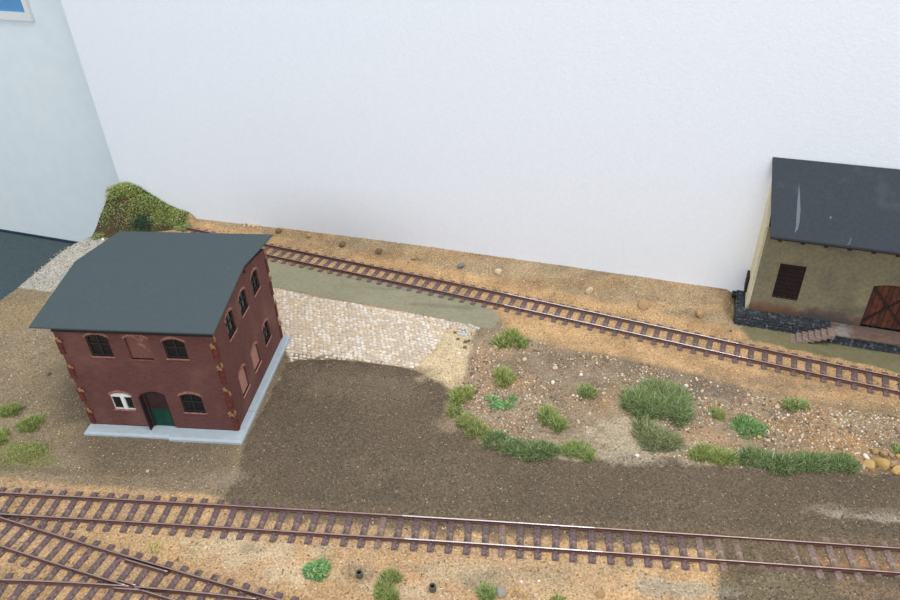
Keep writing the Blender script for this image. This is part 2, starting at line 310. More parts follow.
# trim the left border to a slightly ragged edge
GX = T2[0]*TT+N2[0]*NN; GY = T2[1]*TT+N2[1]*NN
def yat(poly, X): return np.polyval(poly, X)
MASKC = {}
def masks(X, Y, soft=.0015):
    j1 = fbm(X, Y, .012, 3)*.006+fbm(X, Y, .003, 9)*.003
    out = {}
    for k, P in Z.items():
        s = {'cobbles': .0006, 'strip': .0008, 'strip2': .002, 'path': .0008, 'yard': .002, 'under': .012, 'scrub': .006, 'back_sand': .0035, 'shedpad': .010}.get(k, .003)
        jj = j1*{'cobbles': .25, 'strip': .35, 'path': .3}.get(k, 1.)
        out[k] = sstep(-s, s, sdist(X, Y, P)+jj)
    return out
def height(X, Y):
    X = np.atleast_1d(np.asarray(X, float)); Y = np.atleast_1d(np.asarray(Y, float))
    t = T2[0]*X+T2[1]*Y; n = N2[0]*X+N2[1]*Y
    m = masks(X, Y)
    h = .0009+fbm(X, Y, .02, 21)*.0012
    h += m['yard']*.0014+m['scrub']*(.0008+np.abs(fbm(X, Y, .03, 41))*.006)+m['under']*.0008
    h += m['back_sand']*.0010*(1-sstep(.3, .9, m['strip']))
    h = h*(1-m['cobbles'])+.0008*m['cobbles']; h = h*(1-m['bare'])+m['bare']*(.0004+.0006*fbm(X, Y, .01, 5))
    h = h*(1-m['path'])+m['path']*(.001+fbm(X, Y, .004, 6)*.0008)
    st = np.maximum(m['strip'], m['strip2']); h = h*(1-st)+st*(.0015+fbm(X, Y, .018, 8, 2)*.0012)
    # gravel washing over the sleepers where the track is buried
    yk = np.polyval(pK, X); dk = (Y-yk)
    nk = n-(N2[0]*X+N2[1]*yk)
    bank = sstep(.006, .016, nk)*sstep(-.32, -.28, X)
    h += bank*(.002+.0085*sstep(.010, .045, nk))*(1-m['shedpad'])
    prof = np.interp(t, HP[:, 0], HP[:, 1]); D = np.interp(t, [-.60, -.56, -.52, -.505], [.064, .052, .026, .012])
    hill = sstep(0, 1, 1-(NB-n)/D)**.8*np.clip(prof+fbm(X, Y, .02, 31)*.008*(NB-n)/.03*(n < NB), 0, 1)*sstep(-.500, -.512, t)
    h = np.maximum(h, hill)
    # on the tracks
    for P, y0 in ((pA, 0), (pB, 0), (pC, 0), (pK, 0)):
        y = np.polyval(P, X); sl = np.polyval(np.polyder(P), X); q = (Y-y)/np.sqrt(1+sl*sl)
        w = sstep(.010, .006, q)*sstep(-.026, -.021, q)
        if P is pK: w = w*(X > -.285)
        if P is pB: w = w*(X < .07)
        if P is pC: w = w*(X < -.10)
        base = .0008+fbm(X, Y, .01, 55)*.0008
        if P is pA:
            bur = sstep(.150, .166, X)*sstep(.218, .196, X)
            base = base+bur*.0012+sstep(-.16, -.10, X)*sstep(-.0035, .004, q)*.0012+.0011*sstep(.215, .24, X)*sstep(-.016, -.020, q)
        h = h*(1-w)+np.minimum(h, base)*w if P is not pA else h*(1-w)+base*w
    return h
def Hs(x, y): return float(height(x, y)[0])
def ground_at(px, py):
    """where the sight line of a photograph pixel meets the terrain"""
    d = ray(px, py); ts = np.linspace((.05-CH)/d[2], (-.002-CH)/d[2], 240); P = EYE[:, None]+d[:, None]*ts
    hz = height(P[0], P[1]); k = np.argmax(P[2] < hz); return Vector(P[:, k])
GZ = height(GX, GY)
Mk = masks(GX, GY)
# ---- ground colour (pigment, with some shade painted in)
def L3(c): return np.array(lin(c))
C = np.zeros(GX.shape+(3,)); C[:] = L3((152, 134, 108))
f1 = fbm(GX, GY, .05, 61)[..., None]; f2 = fbm(GX, GY, .012, 71)[..., None]
C *= 1+.35*f1+.25*f2
def paint(k, c, a=.3, b=.2, c2=None):
    global C
    cc = L3(c)[None, None]*(1+a*f1+b*f2)
    if c2 is not None: w = sstep(-.05, .15, fbm(GX, GY, .03, 81))[..., None]; cc = cc*(1-w)+L3(c2)*w
    C = C*(1-Mk[k][..., None])+cc*Mk[k][..., None]
NBK = sstep(0, .002, (N2[0]*GX+N2[1]*GY)-(N2[0]*GX+N2[1]*np.polyval(pK, GX))-.012)*(GX > -.29)
cb = L3((168, 145, 114))*(1+.4*f1+.7*f2); C = C*(1-NBK[..., None])+cb*NBK[..., None]
paint('under', (124, 109, 90)); paint('front_sand', (198, 162, 120), .35, .6, (192, 158, 122)); paint('scrub', (152, 134, 111), .5, .6)
paint('back_sand', (194, 158, 116), .35, .7); paint('yard', (110, 96, 80), .35, .2); paint('rail_sand', (176, 130, 92))
paint('path', (196, 188, 174)); paint('cobbles', (208, 184, 152), .2, .2); paint('bare', (216, 194, 156)); paint('strip', (150, 145, 121), .2, .15); paint('strip2', (128, 122, 92), .2, .1)  # strip2 is the same olive plaster, darkened for the shade by the shed
for px, py, rx, ry, c, s in SPOTS:
    c0 = g(px, py); a = g(px+rx, py+rx*.06); b = g(px, py-ry); ra = np.hypot(*(a-c0)[:2]); rb = np.hypot(*(b-c0)[:2])
    u = (a-c0)[:2]/ra; dx = GX-c0[0]; dy = GY-c0[1]; e = np.hypot((dx*u[0]+dy*u[1])/ra, (-dx*u[1]+dy*u[0])/rb)
    w = sstep(1.25, .45, e+2.2*fbm(GX, GY, .014, int(px)+int(py)))*s; w = w[..., None]
    C = C*(1-w)+L3(c)*(1+.4*f2)*w
# gravel dust on the upper half of the front track
yq = (GY-np.polyval(pA, GX)); w = (sstep(-.012, -.003, yq+fbm(GX, GY, .006, 91)*.02)*sstep(.012, .002, yq)*sstep(-.16, -.11, GX))[..., None]*.85; C = C*(1-w)+L3((124, 106, 86))*w
w = (sstep(.150, .160, GX+fbm(GX, GY, .01, 92)*.02)*sstep(.212, .200, GX+fbm(GX, GY, .01, 93)*.02)*sstep(-.024, -.018, yq)*sstep(.004, .0, yq))[..., None]*.95; C = C*(1-w)+L3((118, 102, 82))*w
hillm = sstep(.0135, .017, GZ)*(TT < -.50) + 0
hz = ((TT < -.512) & (NN > NB-np.interp(TT, [-.60, -.56, -.52, -.505], [.064, .052, .026, .012]))).astype(float)
w = hz[..., None]; C = C*(1-w)+w*(L3((78, 62, 48))*(1+.8*f2)+np.clip(fbm(GX, GY, .012, 95)[..., None]*2-.1, 0, 1)*(L3((92, 110, 52))-L3((78, 62, 48))))
C = np.clip(C, 0, 1)
# ---- split the surface into its areas
ny, nx = GX.shape
fi = lambda M: (M[:-1, :-1]+M[1:, :-1]+M[:-1, 1:]+M[1:, 1:])/4
zone = np.zeros((ny-1, nx-1), int)
def zset(m, k): zone[m > .5] = k
zset(fi(Mk['scrub']), 2); zset(fi(Mk['yard']), 1); zset(fi(Mk['path']), 4); zset(fi(Mk['cobbles']), 3); zset(fi(Mk['strip']), 5); zset(fi(Mk['strip2']), 6)
zset(fi(np.maximum(Mk['front_sand'], Mk['rail_sand'])), 0); zset(fi(hz), 7); zset(fi(Mk['back_sand'])*(zone != 5)*(zone != 6)*(zone != 7), 0)
V = np.stack([GX, GY, GZ], -1).reshape(-1, 3); CV = np.concatenate([C.reshape(-1, 3), np.ones((ny*nx, 1))], 1)
idx = np.arange(ny*nx).reshape(ny, nx); Q = np.stack([idx[:-1, :-1], idx[:-1, 1:], idx[1:, 1:], idx[1:, :-1]], -1).reshape(-1, 4)
def mesh_from(name, V, F, CV=None, smooth=True):
    me = bpy.data.meshes.new(name); k = F.shape[1]
    me.vertices.add(len(V)); me.vertices.foreach_set('co', V.astype(np.float32).ravel())
    me.loops.add(F.size); me.loops.foreach_set('vertex_index', F.astype(np.int32).ravel())
    me.polygons.add(len(F)); me.polygons.foreach_set('loop_start', np.arange(0, F.size, k, dtype=np.int32))
    if smooth: me.polygons.foreach_set('use_smooth', np.ones(len(F), bool))
    if CV is not None:
        a = me.color_attributes.new('Col', 'FLOAT_COLOR', 'POINT'); a.data.foreach_set('color', CV.astype(np.float32).ravel())
    me.update(calc_edges=True); me.validate(); return me
ZN = [('ground', 'ground', 'ochre sand and brown earth covering the layout'), ('gravel_yard', 'gravel', 'dark brown fine gravel yard in front of the cobbles'),
      ('scrub_ground', 'ground', 'rough waste ground of earth and rubble right of the yard'), ('cobbled_area', 'ground', 'pale cobbled paving right of the brick house'),
      ('gravel_path', 'ground', 'light grey grit path running off behind the brick house'), ('plaster_strip', 'plaster', 'bare olive plaster strip along the rear track'),
      ('plaster_strip', 'plaster', 'bare olive plaster between rear track and the shed'), ('hill', 'ground', 'earth mound in the far left corner of the layout')]
ZO = []
for k, (nm, mm, lab) in enumerate(ZN):
    F = Q[zone.ravel() == k]; used = np.unique(F); mp = np.full(ny*nx, -1); mp[used] = np.arange(len(used))
    o = link(nm, mesh_from(nm, V[used], mp[F], CV[used]), MT[mm]); tag(o, lab, kind='structure'); ZO.append(o)
# sides of the board
bv = np.concatenate([idx[0, ::4], [idx[0, -1]], idx[4::4, -1], idx[-1, ::-4], idx[::-4, 0]]); bv = np.array([v for i, v in enumerate(bv) if i == 0 or v != bv[i-1]])
P0 = V[bv]; P1 = P0.copy(); P1[:, 2] = FLOOR; n = len(bv); i = np.arange(n); j = (i+1) % n
me = mesh_from('layout_board', np.concatenate([P0, P1]), np.stack([i, i+n, j+n, j], 1), smooth=False)
tag(link('layout_board', me, MT['edge']), 'raw wooden sides of the layout board', kind='structure')

# ================================================================ COBBLES (each about four pixels: joined real stones)
def scatter_boxes(name, pts, m, parent, kind='stuff'):
    Vs = []; Fs = []; Cs = []
    b = 0
    cube = [(-1, -1), (1, -1), (1, 1), (-1, 1)]
    for (x, y, a, sx, sy, h, z) in pts:
        c, s = math.cos(a), math.sin(a); jr = [1+random.uniform(-.18, .18) for _ in range(8)]
        for lv, (zz, sc) in enumerate(((-.001, 1), (h*.7, 1), (h, .72))):
            for q, (u, v) in enumerate(cube):
                u2 = u*sx*.5*sc*jr[q]; v2 = v*sy*.5*sc*jr[q+4]; Vs.append((x+u2*c-v2*s, y+u2*s+v2*c, z+zz))
        for lv in (0, 4):
            for q in range(4): Fs.append((b+lv+q, b+lv+(q+1) % 4, b+lv+4+(q+1) % 4, b+lv+4+q))
        Fs.append((b+8, b+9, b+10, b+11)); b += 12
        cc = random.choice([(226, 216, 204), (212, 196, 178), (232, 224, 214), (202, 188, 174), (218, 200, 176)]); Cs += [(*lin(cc), 1)]*12
    o = link(name, mesh_from(name, np.array(Vs), np.array(Fs), np.array(Cs), smooth=False), m, parent); o['kind'] = kind; return o
pts = []
ax = np.array(g(300, 294)-g(400, 312))[:2]; ax /= np.linalg.norm(ax); ay = np.array([-ax[1], ax[0]]); o0 = g(340, 330)[:2]
for r in range(-50, 50):
    for c_ in range(-60, 60):
        u = c_*.0039+(.0019 if r % 2 else 0)+random.uniform(-.0006, .0006); v = r*.0035+random.uniform(-.0005, .0005)+.003*math.sin(u*22)
        p = o0+ax*u+ay*v; pts.append((p[0], p[1], math.atan2(ax[1], ax[0])+random.uniform(-.3, .3), .0034*random.uniform(.75, 1.0), .0030*random.uniform(.75, 1.0), .0009*random.uniform(.6, 1.3)))
PX = np.array([p[0] for p in pts]); PY = np.array([p[1] for p in pts]); sd = sdist(PX, PY, Z['cobbles']); hh = height(PX, PY); sb = sdist(PX, PY, Z['bare'])
pts = [p[:6]+(hh[i]-.0002-(.0006*random.random() if p[0] < -.1 else 0),) for i, p in enumerate(pts) if sd[i] > .0008 or (sb[i] > .001 and sd[i] > -.022 and random.random() < .10)]
scatter_boxes('cobblestones', pts, MT['cobble'], ZO[3])
def poly_scatter(poly, n, rs):
    P = np.array(poly); lo = P.min(0); hi = P.max(0); out = np.zeros((0, 2))
    while len(out) < n:
        q = lo+rs.rand(n*3, 2)*(hi-lo); q = q[sdist(q[:, 0], q[:, 1], poly) > .001]; out = np.vstack([out, q])
    return out[:n]
def chips(name, XY, smin, smax, cols, label, cat, parent=None, pw=3):
    n = len(XY); h = height(XY[:, 0], XY[:, 1]); s = smin+(smax-smin)*RS.rand(n)**pw
    base = np.array([(1, 0, 0), (-.5, .87, 0), (-.5, -.87, 0), (.1, .1, .85), (0, 0, -.6)]); F0 = np.array([(0, 1, 3), (1, 2, 3), (2, 0, 3), (1, 0, 4), (2, 1, 4), (0, 2, 4)])
    a = RS.rand(n)*6.28; ca, sa = np.cos(a), np.sin(a)
    B = base[None]*s[:, None, None]*(1+.5*(RS.rand(n, 5, 3)-.5)); X = B[..., 0]*ca[:, None]-B[..., 1]*sa[:, None]; Y = B[..., 0]*sa[:, None]+B[..., 1]*ca[:, None]
    Vv = np.stack([X+XY[:, 0:1], Y+XY[:, 1:2], B[..., 2]+h[:, None]+.1*s[:, None]], -1).reshape(-1, 3); F = (F0[None]+5*np.arange(n)[:, None, None]).reshape(-1, 3)
    cc = np.array([lin(c) for c in cols])[RS.randint(0, len(cols), n)]*(1+.3*(RS.rand(n, 1)-.5)); CC = np.concatenate([np.repeat(cc, 5, 0), np.ones((n*5, 1))], 1)
    o = link(name, mesh_from(name, Vv, F, CC, smooth=False), MT['chips'], parent); o['kind'] = 'stuff'; return o
XY = poly_scatter(Z['scrub'], 12500, RS); dn = fbm(XY[:, 0], XY[:, 1], .03, 301)+RS.rand(len(XY))*.25-.12; XY = XY[dn > -.06]
chips('rubble_chips', XY, .0004, .0016, [(226, 206, 176), (208, 176, 138), (190, 150, 110), (150, 128, 106), (120, 104, 90), (240, 230, 214)], 'fine pale rubble chips strewn over the waste ground', 'rubble', ZO[2], pw=2.2)
XY = poly_scatter(W2([(700, 375), (960, 415), (960, 480), (850, 470), (700, 450)]), 900, RS)
chips('grit', XY, .0004, .0013, [(222, 176, 124), (230, 200, 160), (200, 150, 100)], 'orange grit scattered around the right hand boulders', 'grit', ZO[2])
XY = poly_scatter(Z['yard'], 5000, RS); chips('gravel_grains', XY, .0003, .0006, [(196, 178, 150), (170, 150, 124), (90, 76, 64), (80, 68, 58)], 'coarser grains lying in the dark gravel yard', 'gravel', ZO[1])
XY = poly_scatter(W2([(-30, 520), (700, 560), (700, 620), (-30, 600)]), 1500, RS); chips('sand_grains', XY, .0003, .0008, [(236, 216, 184), (214, 180, 136), (176, 140, 100), (150, 128, 104)], 'coarse grains on the sand between the front tracks', 'sand', ZO[0])
XY = poly_scatter(W2([(200, 216), (735, 292), (735, 322), (200, 224)], .008), 1500, RS); chips('bank_grains', XY, .0003, .0009, [(206, 176, 136), (170, 140, 104), (140, 116, 88), (226, 200, 162)], 'coarse grains on the sandy bank below the backdrop', 'sand', ZO[0])
XY = poly_scatter(W2([(-30, 300), (50, 300), (100, 430), (220, 490), (-30, 480)]), 450, RS); chips('earth_grains', XY, .0003, .0008, [(196, 176, 146), (110, 92, 74), (170, 146, 112)], 'fine grains on the brown earth left of the brick house', 'gravel', ZO[0])
XY = poly_scatter(Z['path'], 5200, RS); chips('path_grit', XY, .0005, .0011, [(200, 196, 186), (176, 170, 160), (150, 144, 134), (218, 214, 206)], '', '', ZO[4], pw=1)

# ================================================================ TRACKS
GA = .0172; ZS = .0019                        # rail centre distance, top of sleepers
def resample(P, x0, x1, step=.004):
    xs = np.arange(x0, x1, step); return np.stack([xs, np.polyval(P, xs)], 1)
def offset(L, d):
    t = np.gradient(L, axis=0); t /= np.linalg.norm(t, axis=1)[:, None]; return L+np.stack([-t[:, 1], t[:, 0]], 1)*d
PROF = [(-.0009, 0), (-.0009, .0003), (-.00022, .0006), (-.00022, .0017), (-.00045, .0019), (-.00045, .00245), (-.0003, .0026), (.0003, .0026), (.00045, .00245), (.00045, .0019), (.00022, .0017), (.00022, .0006), (.0009, .0003), (.0009, 0)]
def rail(name, L, parent, bright=None, z=ZS, smooth=False):
    t = np.gradient(L, axis=0); t /= np.linalg.norm(t, axis=1)[:, None]; nn = np.stack([-t[:, 1], t[:, 0]], 1); k = len(PROF)
    Vv = np.array([(L[i, 0]+nn[i, 0]*a, L[i, 1]+nn[i, 1]*a, z+b) for i in range(len(L)) for a, b in PROF])
    F = [(i*k+j, i*k+(j+1) % k, (i+1)*k+(j+1) % k, (i+1)*k+j) for i in range(len(L)-1) for j in range(k)]
    me = mesh_from(name, Vv, np.array(F), smooth=False); me.materials.append(MT['rail']); me.materials.append(MT['railtop']); me.materials.append(MT['railbright'])
    bm = bmesh.new(); bm.from_mesh(me); bm.verts.ensure_lookup_table()
    bm.faces.new([bm.verts[j] for j in range(k)]); bm.faces.new([bm.verts[(len(L)-1)*k+j] for j in range(k)][::-1]); bmesh.ops.recalc_face_normals(bm, faces=bm.faces)
    for f in bm.faces:
        c = f.calc_center_median(); f.material_index = 0
        if f.normal.z > .5 and c.z > z+.0022: f.material_index = 2 if bright and bright[0] < c.x < bright[1] else 1
    bm.to_mesh(me); bm.free(); return link(name, me, None, parent)
def sleeper_mesh(length, seed=0, w=.0044, gauge=GA, extra=None):
    bm = bmesh.new(); box(bm, -w/2, w/2, -length/2, length/2, -.0014, 0, bev=.0004)
    for y in ([gauge/2, -gauge/2] if extra is None else extra):
        box(bm, -.0016, .0016, y-.0021, y+.0021, -.0001, .0004, bev=.0001)
        for s in (-1, 1): box(bm, -.0007, .0007, y+s*.0014-.0004, y+s*.0014+.0004, .0003, .0011)
    me = bpy.data.meshes.new('sleeper'); bm.to_mesh(me); bm.free(); return me
SL = sleeper_mesh(.0302); SL.materials.append(MT['sleeper'])
SL2 = sleeper_mesh(.0302); SL2.materials.append(MT['sleeper_dusty'])
def arclen(C0):
    s = np.concatenate([[0], np.cumsum(np.linalg.norm(np.diff(C0, axis=0), axis=1))]); return s
def lay(C0, anchor, spacing, parent, me=SL, jit=.0003, test=None, me2=None, zoff=0):
    s = arclen(C0); t = np.gradient(C0, axis=0); k = np.argmin(np.linalg.norm(C0-np.array(anchor)[:2], axis=1)); s0 = s[k]+(np.array(anchor)[:2]-C0[k])@(t[k]/np.linalg.norm(t[k]))
    a = s0-math.floor((s0-s[0])/spacing)*spacing; out = []
    while a < s[-1]:
        x = np.interp(a, s, C0[:, 0]); y = np.interp(a, s, C0[:, 1]); dx = np.interp(a, s, t[:, 0]); dy = np.interp(a, s, t[:, 1]); ang = math.atan2(dy, dx)
        if test is None or test(x, y):
            m2 = me2(x) if me2 else me
            o = link('sleeper', m2, None, parent); o.location = (x+random.uniform(-jit, jit), y, ZS+zoff+random.uniform(-.0002, .0001)); o.rotation_euler = (random.uniform(-.01, .01), 0, ang+random.uniform(-.03, .03))
        out.append((x, y, ang)); a += spacing
    return out
def track(name, label, P, x0, x1, anchor, spacing, bright, me2=None):
    root = empty(name, (0, 0, 0), 0, label, 'railway track'); c = resample(P, x0, x1)
    rail('rail', c, root, bright); rail('rail', offset(c, -GA), root, bright); sp = (spacing, spacing) if not isinstance(spacing, tuple) else spacing; ax0 = anchor[0]
    lay(offset(c, -GA/2), anchor, sp[1], root, me2=me2, test=lambda x, y: x > ax0-.003); lay(offset(c, -GA/2), anchor, sp[0], root, me2=me2, test=lambda x, y: x <= ax0-.003)
    return root
track('railway_track', 'long front track crossing below the brick house and the gravel yard', pA, -.46, .46, g(416.3, 528.7, .0018), (.01111, .01094), (-.035, .085), lambda x: SL2 if x > .14 or (-.10 < x < .03 and random.random() < .35) else SL)
cK = resample(pK, -.292, .50); root = empty('railway_track', (0, 0, 0), 0, 'rear track running from the mound past the shed', 'railway track')
rail('rail', cK, root, (.05, .235)); rail('rail', offset(cK, -GA), root, (.05, .235))
ka = g(415, 282, .0018)[:2]; lay(offset(cK, -GA/2), ka, .01082, root)
# ---- turnout lower left
tr = empty('railway_turnout', (0, 0, 0), 0, 'diverging turnout with crossing frog in the lower left corner', 'railway turnout')
cB = resample(pB, -.335, .07, .003); cB2 = offset(cB, -GA)
cC = resample(pC, -.47, -.118, .003); cC2 = offset(cC, -GA)
def inter(a, b):
    for i in range(len(a)-1):
        for j in range(len(b)-1):
            p, r = a[i], a[i+1]-a[i]; q, s = b[j], b[j+1]-b[j]; d = r[0]*s[1]-r[1]*s[0]
            if abs(d) < 1e-14: continue
            t = ((q-p)[0]*s[1]-(q-p)[1]*s[0])/d; u = ((q-p)[0]*r[1]-(q-p)[1]*r[0])/d
            if 0 <= t <= 1 and 0 <= u <= 1: return p+r*t
fp = inter(cB2, cC); fx = float(fp[0])
rail('stock_rail', cB, tr); st2 = resample(np.polyfit(cC2[:, 0], cC2[:, 1], 2), -.47, -.112, .003); rail('stock_rail', np.concatenate([st2, cB2[cB2[:, 0] > -.100]]), tr)
rail('crossing_rail', cB2[cB2[:, 0] < fx+.0005], tr); rail('crossing_rail', cC[cC[:, 0] < fx+.0005], tr)
rail('closure_rail', cC[cC[:, 0] > fx+.001], tr); rail('closure_rail', cB2[(cB2[:, 0] > fx+.001) & (cB2[:, 0] < -.105)], tr)
w1 = cB2[(cB2[:, 0] > fx-.009) & (cB2[:, 0] < fx+.004)]; rail('wing_rail', offset(w1, .0017), tr)
w2 = cC[(cC[:, 0] > fx-.009) & (cC[:, 0] < fx+.012)]; rail('wing_rail', offset(w2, -.0018), tr)
ck = cB[(cB[:, 0] > fx-.010) & (cB[:, 0] < fx+.024)]; rail('check_rail', offset(ck, -.0022), tr)
bm = bmesh.new(); box(bm, -.005, .004, -.0009, .0009, ZS, ZS+.0024, Matrix.Translation((fx-.001, fp[1], 0)) @ Matrix.Rotation(-.36, 4, 'Z')); obj('frog', bm, MT['rail'], tr)
# sleepers: short ones under each leg on the left, long ones across both to the right
aB = g(115.3, 562.7, .0018)[:2]; sB = offset(cB, -GA/2)
xs_long = -.262
lst = lay(sB, aB, .0108, tr, test=lambda x, y: x < xs_long)
cCc = offset(cC, -GA/2); lay(cCc, g(22, 583, .0018)[:2], .0108, tr, test=lambda x, y: x < xs_long-.002)
for x, y, a in lst:
    if x >= xs_long:
        top = np.array([x, y])+np.array([-math.sin(a), math.cos(a)])*.0144
        dirv = np.array([math.sin(a), -math.cos(a)]); yc = np.polyval(np.polyfit(cC2[:, 0], cC2[:, 1], 2), top[0])
        ln = max(.0302, (top[1]-yc+.0065)/abs(dirv[1])*.93) if x < -.105 else .0302; me = sleeper_mesh(ln, extra=[ln/2-.0058, ln/2-.0058-GA, -ln/2+.0058]); me.materials.append(MT['sleeper'])
        o = link('sleeper', me, None, tr); m_ = top+dirv*ln/2; o.location = (m_[0], m_[1], ZS+random.uniform(-.0002, .0001)); o.rotation_euler = (0, 0, a+random.uniform(-.02, .02))

# ================================================================ BRICK HOUSE
wm = g(238.8, 431, .004); HR = math.radians(-7)
# u runs along the front (negative = left), v towards the rear, z up
house = empty('brick_house', (wm[0], wm[1], 0), HR, 'two storey dark red brick house with a slate grey roof on a pale plinth', 'house')
LU, LV = -.1133, .111; ZB = .004; EF, RI, EB = .095, .1035, .0935
Mf = Matrix.Identity(4)                                   # front: x=u, depth=y(v), y=z
Ms = Matrix(((0, -1, 0, 0), (1, 0, 0, 0), (0, 0, 1, 0), (0, 0, 0, 1)))   # side: x -> v, depth -> -u
z4 = lambda a: a+ZB
front_open = dict(tl=(-.0915, -.0753, z4(.067), z4(.0862)), tr=(-.0368, -.0212, z4(.0675), z4(.0845)), white=(-.0904, -.0745, z4(.0168), z4(.0330)), br=(-.0374, -.0210, z4(.0168), z4(.0350)))
niche_f = (-.0632, -.0470, z4(.0656), z4(.0862)); door = (-.0650, -.0482, ZB, z4(.0358))
side_open = [(.0215, .0355, z4(.0675), z4(.0868)), (.0485, .0625, z4(.0685), z4(.0862)), (.0760, .0900, z4(.0680), z4(.0858)), (.0765, .0898, z4(.0190), z4(.0372))]
niche_s = [(.0200, .0335, z4(.0155), z4(.0368)), (.0475, .0615, z4(.0158), z4(.0358))]
RS_ = .0022
def A(o, g_=0, rise=RS_): return arch(o[0]+g_, o[1]-g_, o[2]+g_, o[3]-g_, rise)
bm = bmesh.new()
fo = [A(o) for o in front_open.values()]+[A(niche_f)]
dh = arch(door[0], door[1], door[2], door[3], .003); outer = [(LU, ZB), (door[0], ZB)]+dh[::-1][0:0]
# door opening reaches the base: outline goes round it
dpts = arch(door[0], door[1], door[2], door[3], .003)[2:]        # from right top to left top
outer = [(LU, ZB), (door[0], ZB)]+[p for p in dpts[::-1]]+[(door[1], ZB), (0, ZB), (0, EF), (LU, EF)]
panel(bm, outer, fo, 0, .002, Mf); obj('front_wall', bm, MT['brick'], house)
bm = bmesh.new()
so = [A(o) for o in side_open]+[A(o) for o in niche_s]+[rect(.0665, .0700, z4(.0930), z4(.0962))]
panel(bm, [(.002, ZB), (LV-.002, ZB), (LV-.002, EB), (.060, RI), (.002, EF)], so, 0, .002, Ms); obj('side_wall', bm, MT['brick'], house)
bm = bmesh.new(); panel(bm, [(.002, ZB), (LV-.002, ZB), (LV-.002, EB), (.060, RI), (.002, EF)], [], -LU-.002, -LU, Ms); obj('side_wall', bm, MT['brick'], house)
bm = bmesh.new(); panel(bm, rect(LU, 0, ZB, EB), [], LV-.002, LV, Mf); obj('rear_wall', bm, MT['brick'], house)
def arch_window(o, M, m='frame', cols=2, rows=2, rise=RS_, glass='glass', bars=True, name='window'):
    bm = bmesh.new(); panel(bm, A(o), [A(o, .0011, rise*.9)], .0009, .0016, M)
    x0, x1, y0, y1 = o
    if bars:
        for i in range(1, cols): x = x0+(x1-x0)*i/cols; box(bm, x-.00045, x+.00045, .0010, .0016, y0+.0008, y1-.0006, M)
        for i in range(1, rows): y = y0+(y1-y0)*i/rows*1.06; box(bm, x0+.0008, x1-.0008, .0010, .0016, y-.0004, y+.0004, M)
    w = obj(name, bm, MT[m], house)
    bm = bmesh.new(); panel(bm, A(o), [], .0016, .0019, M); obj('pane', bm, MT[glass], w)
    return w
def brick_arch(o, M, n=12, rise=RS_):
    bm = bmesh.new(); x0, x1, y0, y1 = o; w = (x1-x0)/n
    for i in range(-1, n+1):
        t = (i+.5)/n; y = y1-rise+rise*(1-(2*t-1)**2); ang = -(2*t-1)*.35
        Mx = M @ Matrix.Translation((x0+t*(x1-x0), 0, y)) @ Matrix.Rotation(-ang*-1, 4, 'Y')
        box(bm, -w*.42, w*.42, -.0003, .0004, .0001, .0023, Mx)
    obj('window_arch', bm, MT['archbrick'], house)
def sill(o, M, m='archbrick'):
    bm = bmesh.new(); box(bm, o[0]-.0006, o[1]+.0006, -.0007, .0012, o[2]-.0010, o[2], M, bev=.0001); obj('sill', bm, MT[m], house)
for k, o in front_open.items():
    if k == 'white':
        x0, x1, y0, y1 = o; bm = bmesh.new(); panel(bm, rect(x0, x1, y0, y1-.001), [rect(x0+.0003, x1-.0003, y0+.0003, y1-.0042)], .0003, .0013, Mf)
        xc = (x0+x1)/2+.0006; box(bm, xc-.0014, xc+.0014, .0001, .0013, y0, y1-.003, Mf); w = obj('window', bm, MT['white'], house); w['label'] = 'white T-shaped window frame'
        bm = bmesh.new(); panel(bm, A(o), [], .0014, .0019, Mf); obj('pane', bm, MT['glass'], w)
    else: arch_window(o, Mf)
    brick_arch(o, Mf); sill(o, Mf)
for o in side_open: arch_window(o, Ms); brick_arch(o, Ms, 10); sill(o, Ms)
for o, M, m in [(niche_f, Mf, 'niche')]+[(o, Ms, 'niche2') for o in niche_s]:
    bm = bmesh.new(); panel(bm, A(o), [], .0012, .0019, M); w = obj('blind_niche', bm, MT[m], house); w['label'] = 'bricked-up arched niche'; brick_arch(o, M, 10); sill(o, M, m)
bm = bmesh.new(); panel(bm, rect(.0660, .0705, z4(.0925), z4(.0967)), [], .0014, .0018, Ms); obj('attic_vent', bm, MT['black'], house)
# door
d0, d1, dz0, dz1 = door
bm = bmesh.new(); panel(bm, arch(d0, d1, dz0, dz1, .003), [arch(d0+.0011, d1-.0008, dz0+.0002, dz1-.001, .0026)], .0006, .0018, Mf); fr_ = obj('door_frame', bm, MT['frame'], house)
bm = bmesh.new(); box(bm, d0+.001, d1-.0008, .0012, .0018, dz0, dz0+.0185, Mf)
for i in range(2):
    xa = d0+.002+i*.0072; panel(bm, rect(xa, xa+.0062, dz0+.002, dz0+.0165), [rect(xa+.0008, xa+.0054, dz0+.0030, dz0+.0155)], .0009, .0013, Mf)
dd = obj('door', bm, MT['green'], house); dd['label'] = 'dark green panelled door'
bm = bmesh.new(); panel(bm, arch(d0+.0008, d1-.0006, dz0+.0185, dz1-.0006, .0028), [], .0014, .0019, Mf); box(bm, d0+.001, d1-.001, .0008, .0014, dz0+.0182, dz0+.0190, Mf); obj('fanlight', bm, MT['rust'], house)
bm = bmesh.new(); box(bm, d0-.0012, d0-.0002, -.0042, .0012, ZB-.0005, z4(.0330), Mf, bev=.0001); box(bm, d0-.0014, d0+.0022, -.0046, -.0028, ZB-.001, ZB+.0004, Mf)
o = obj('door_leaf', bm, MT['darkwood'], house); o['label'] = 'narrow dark door leaf standing open'
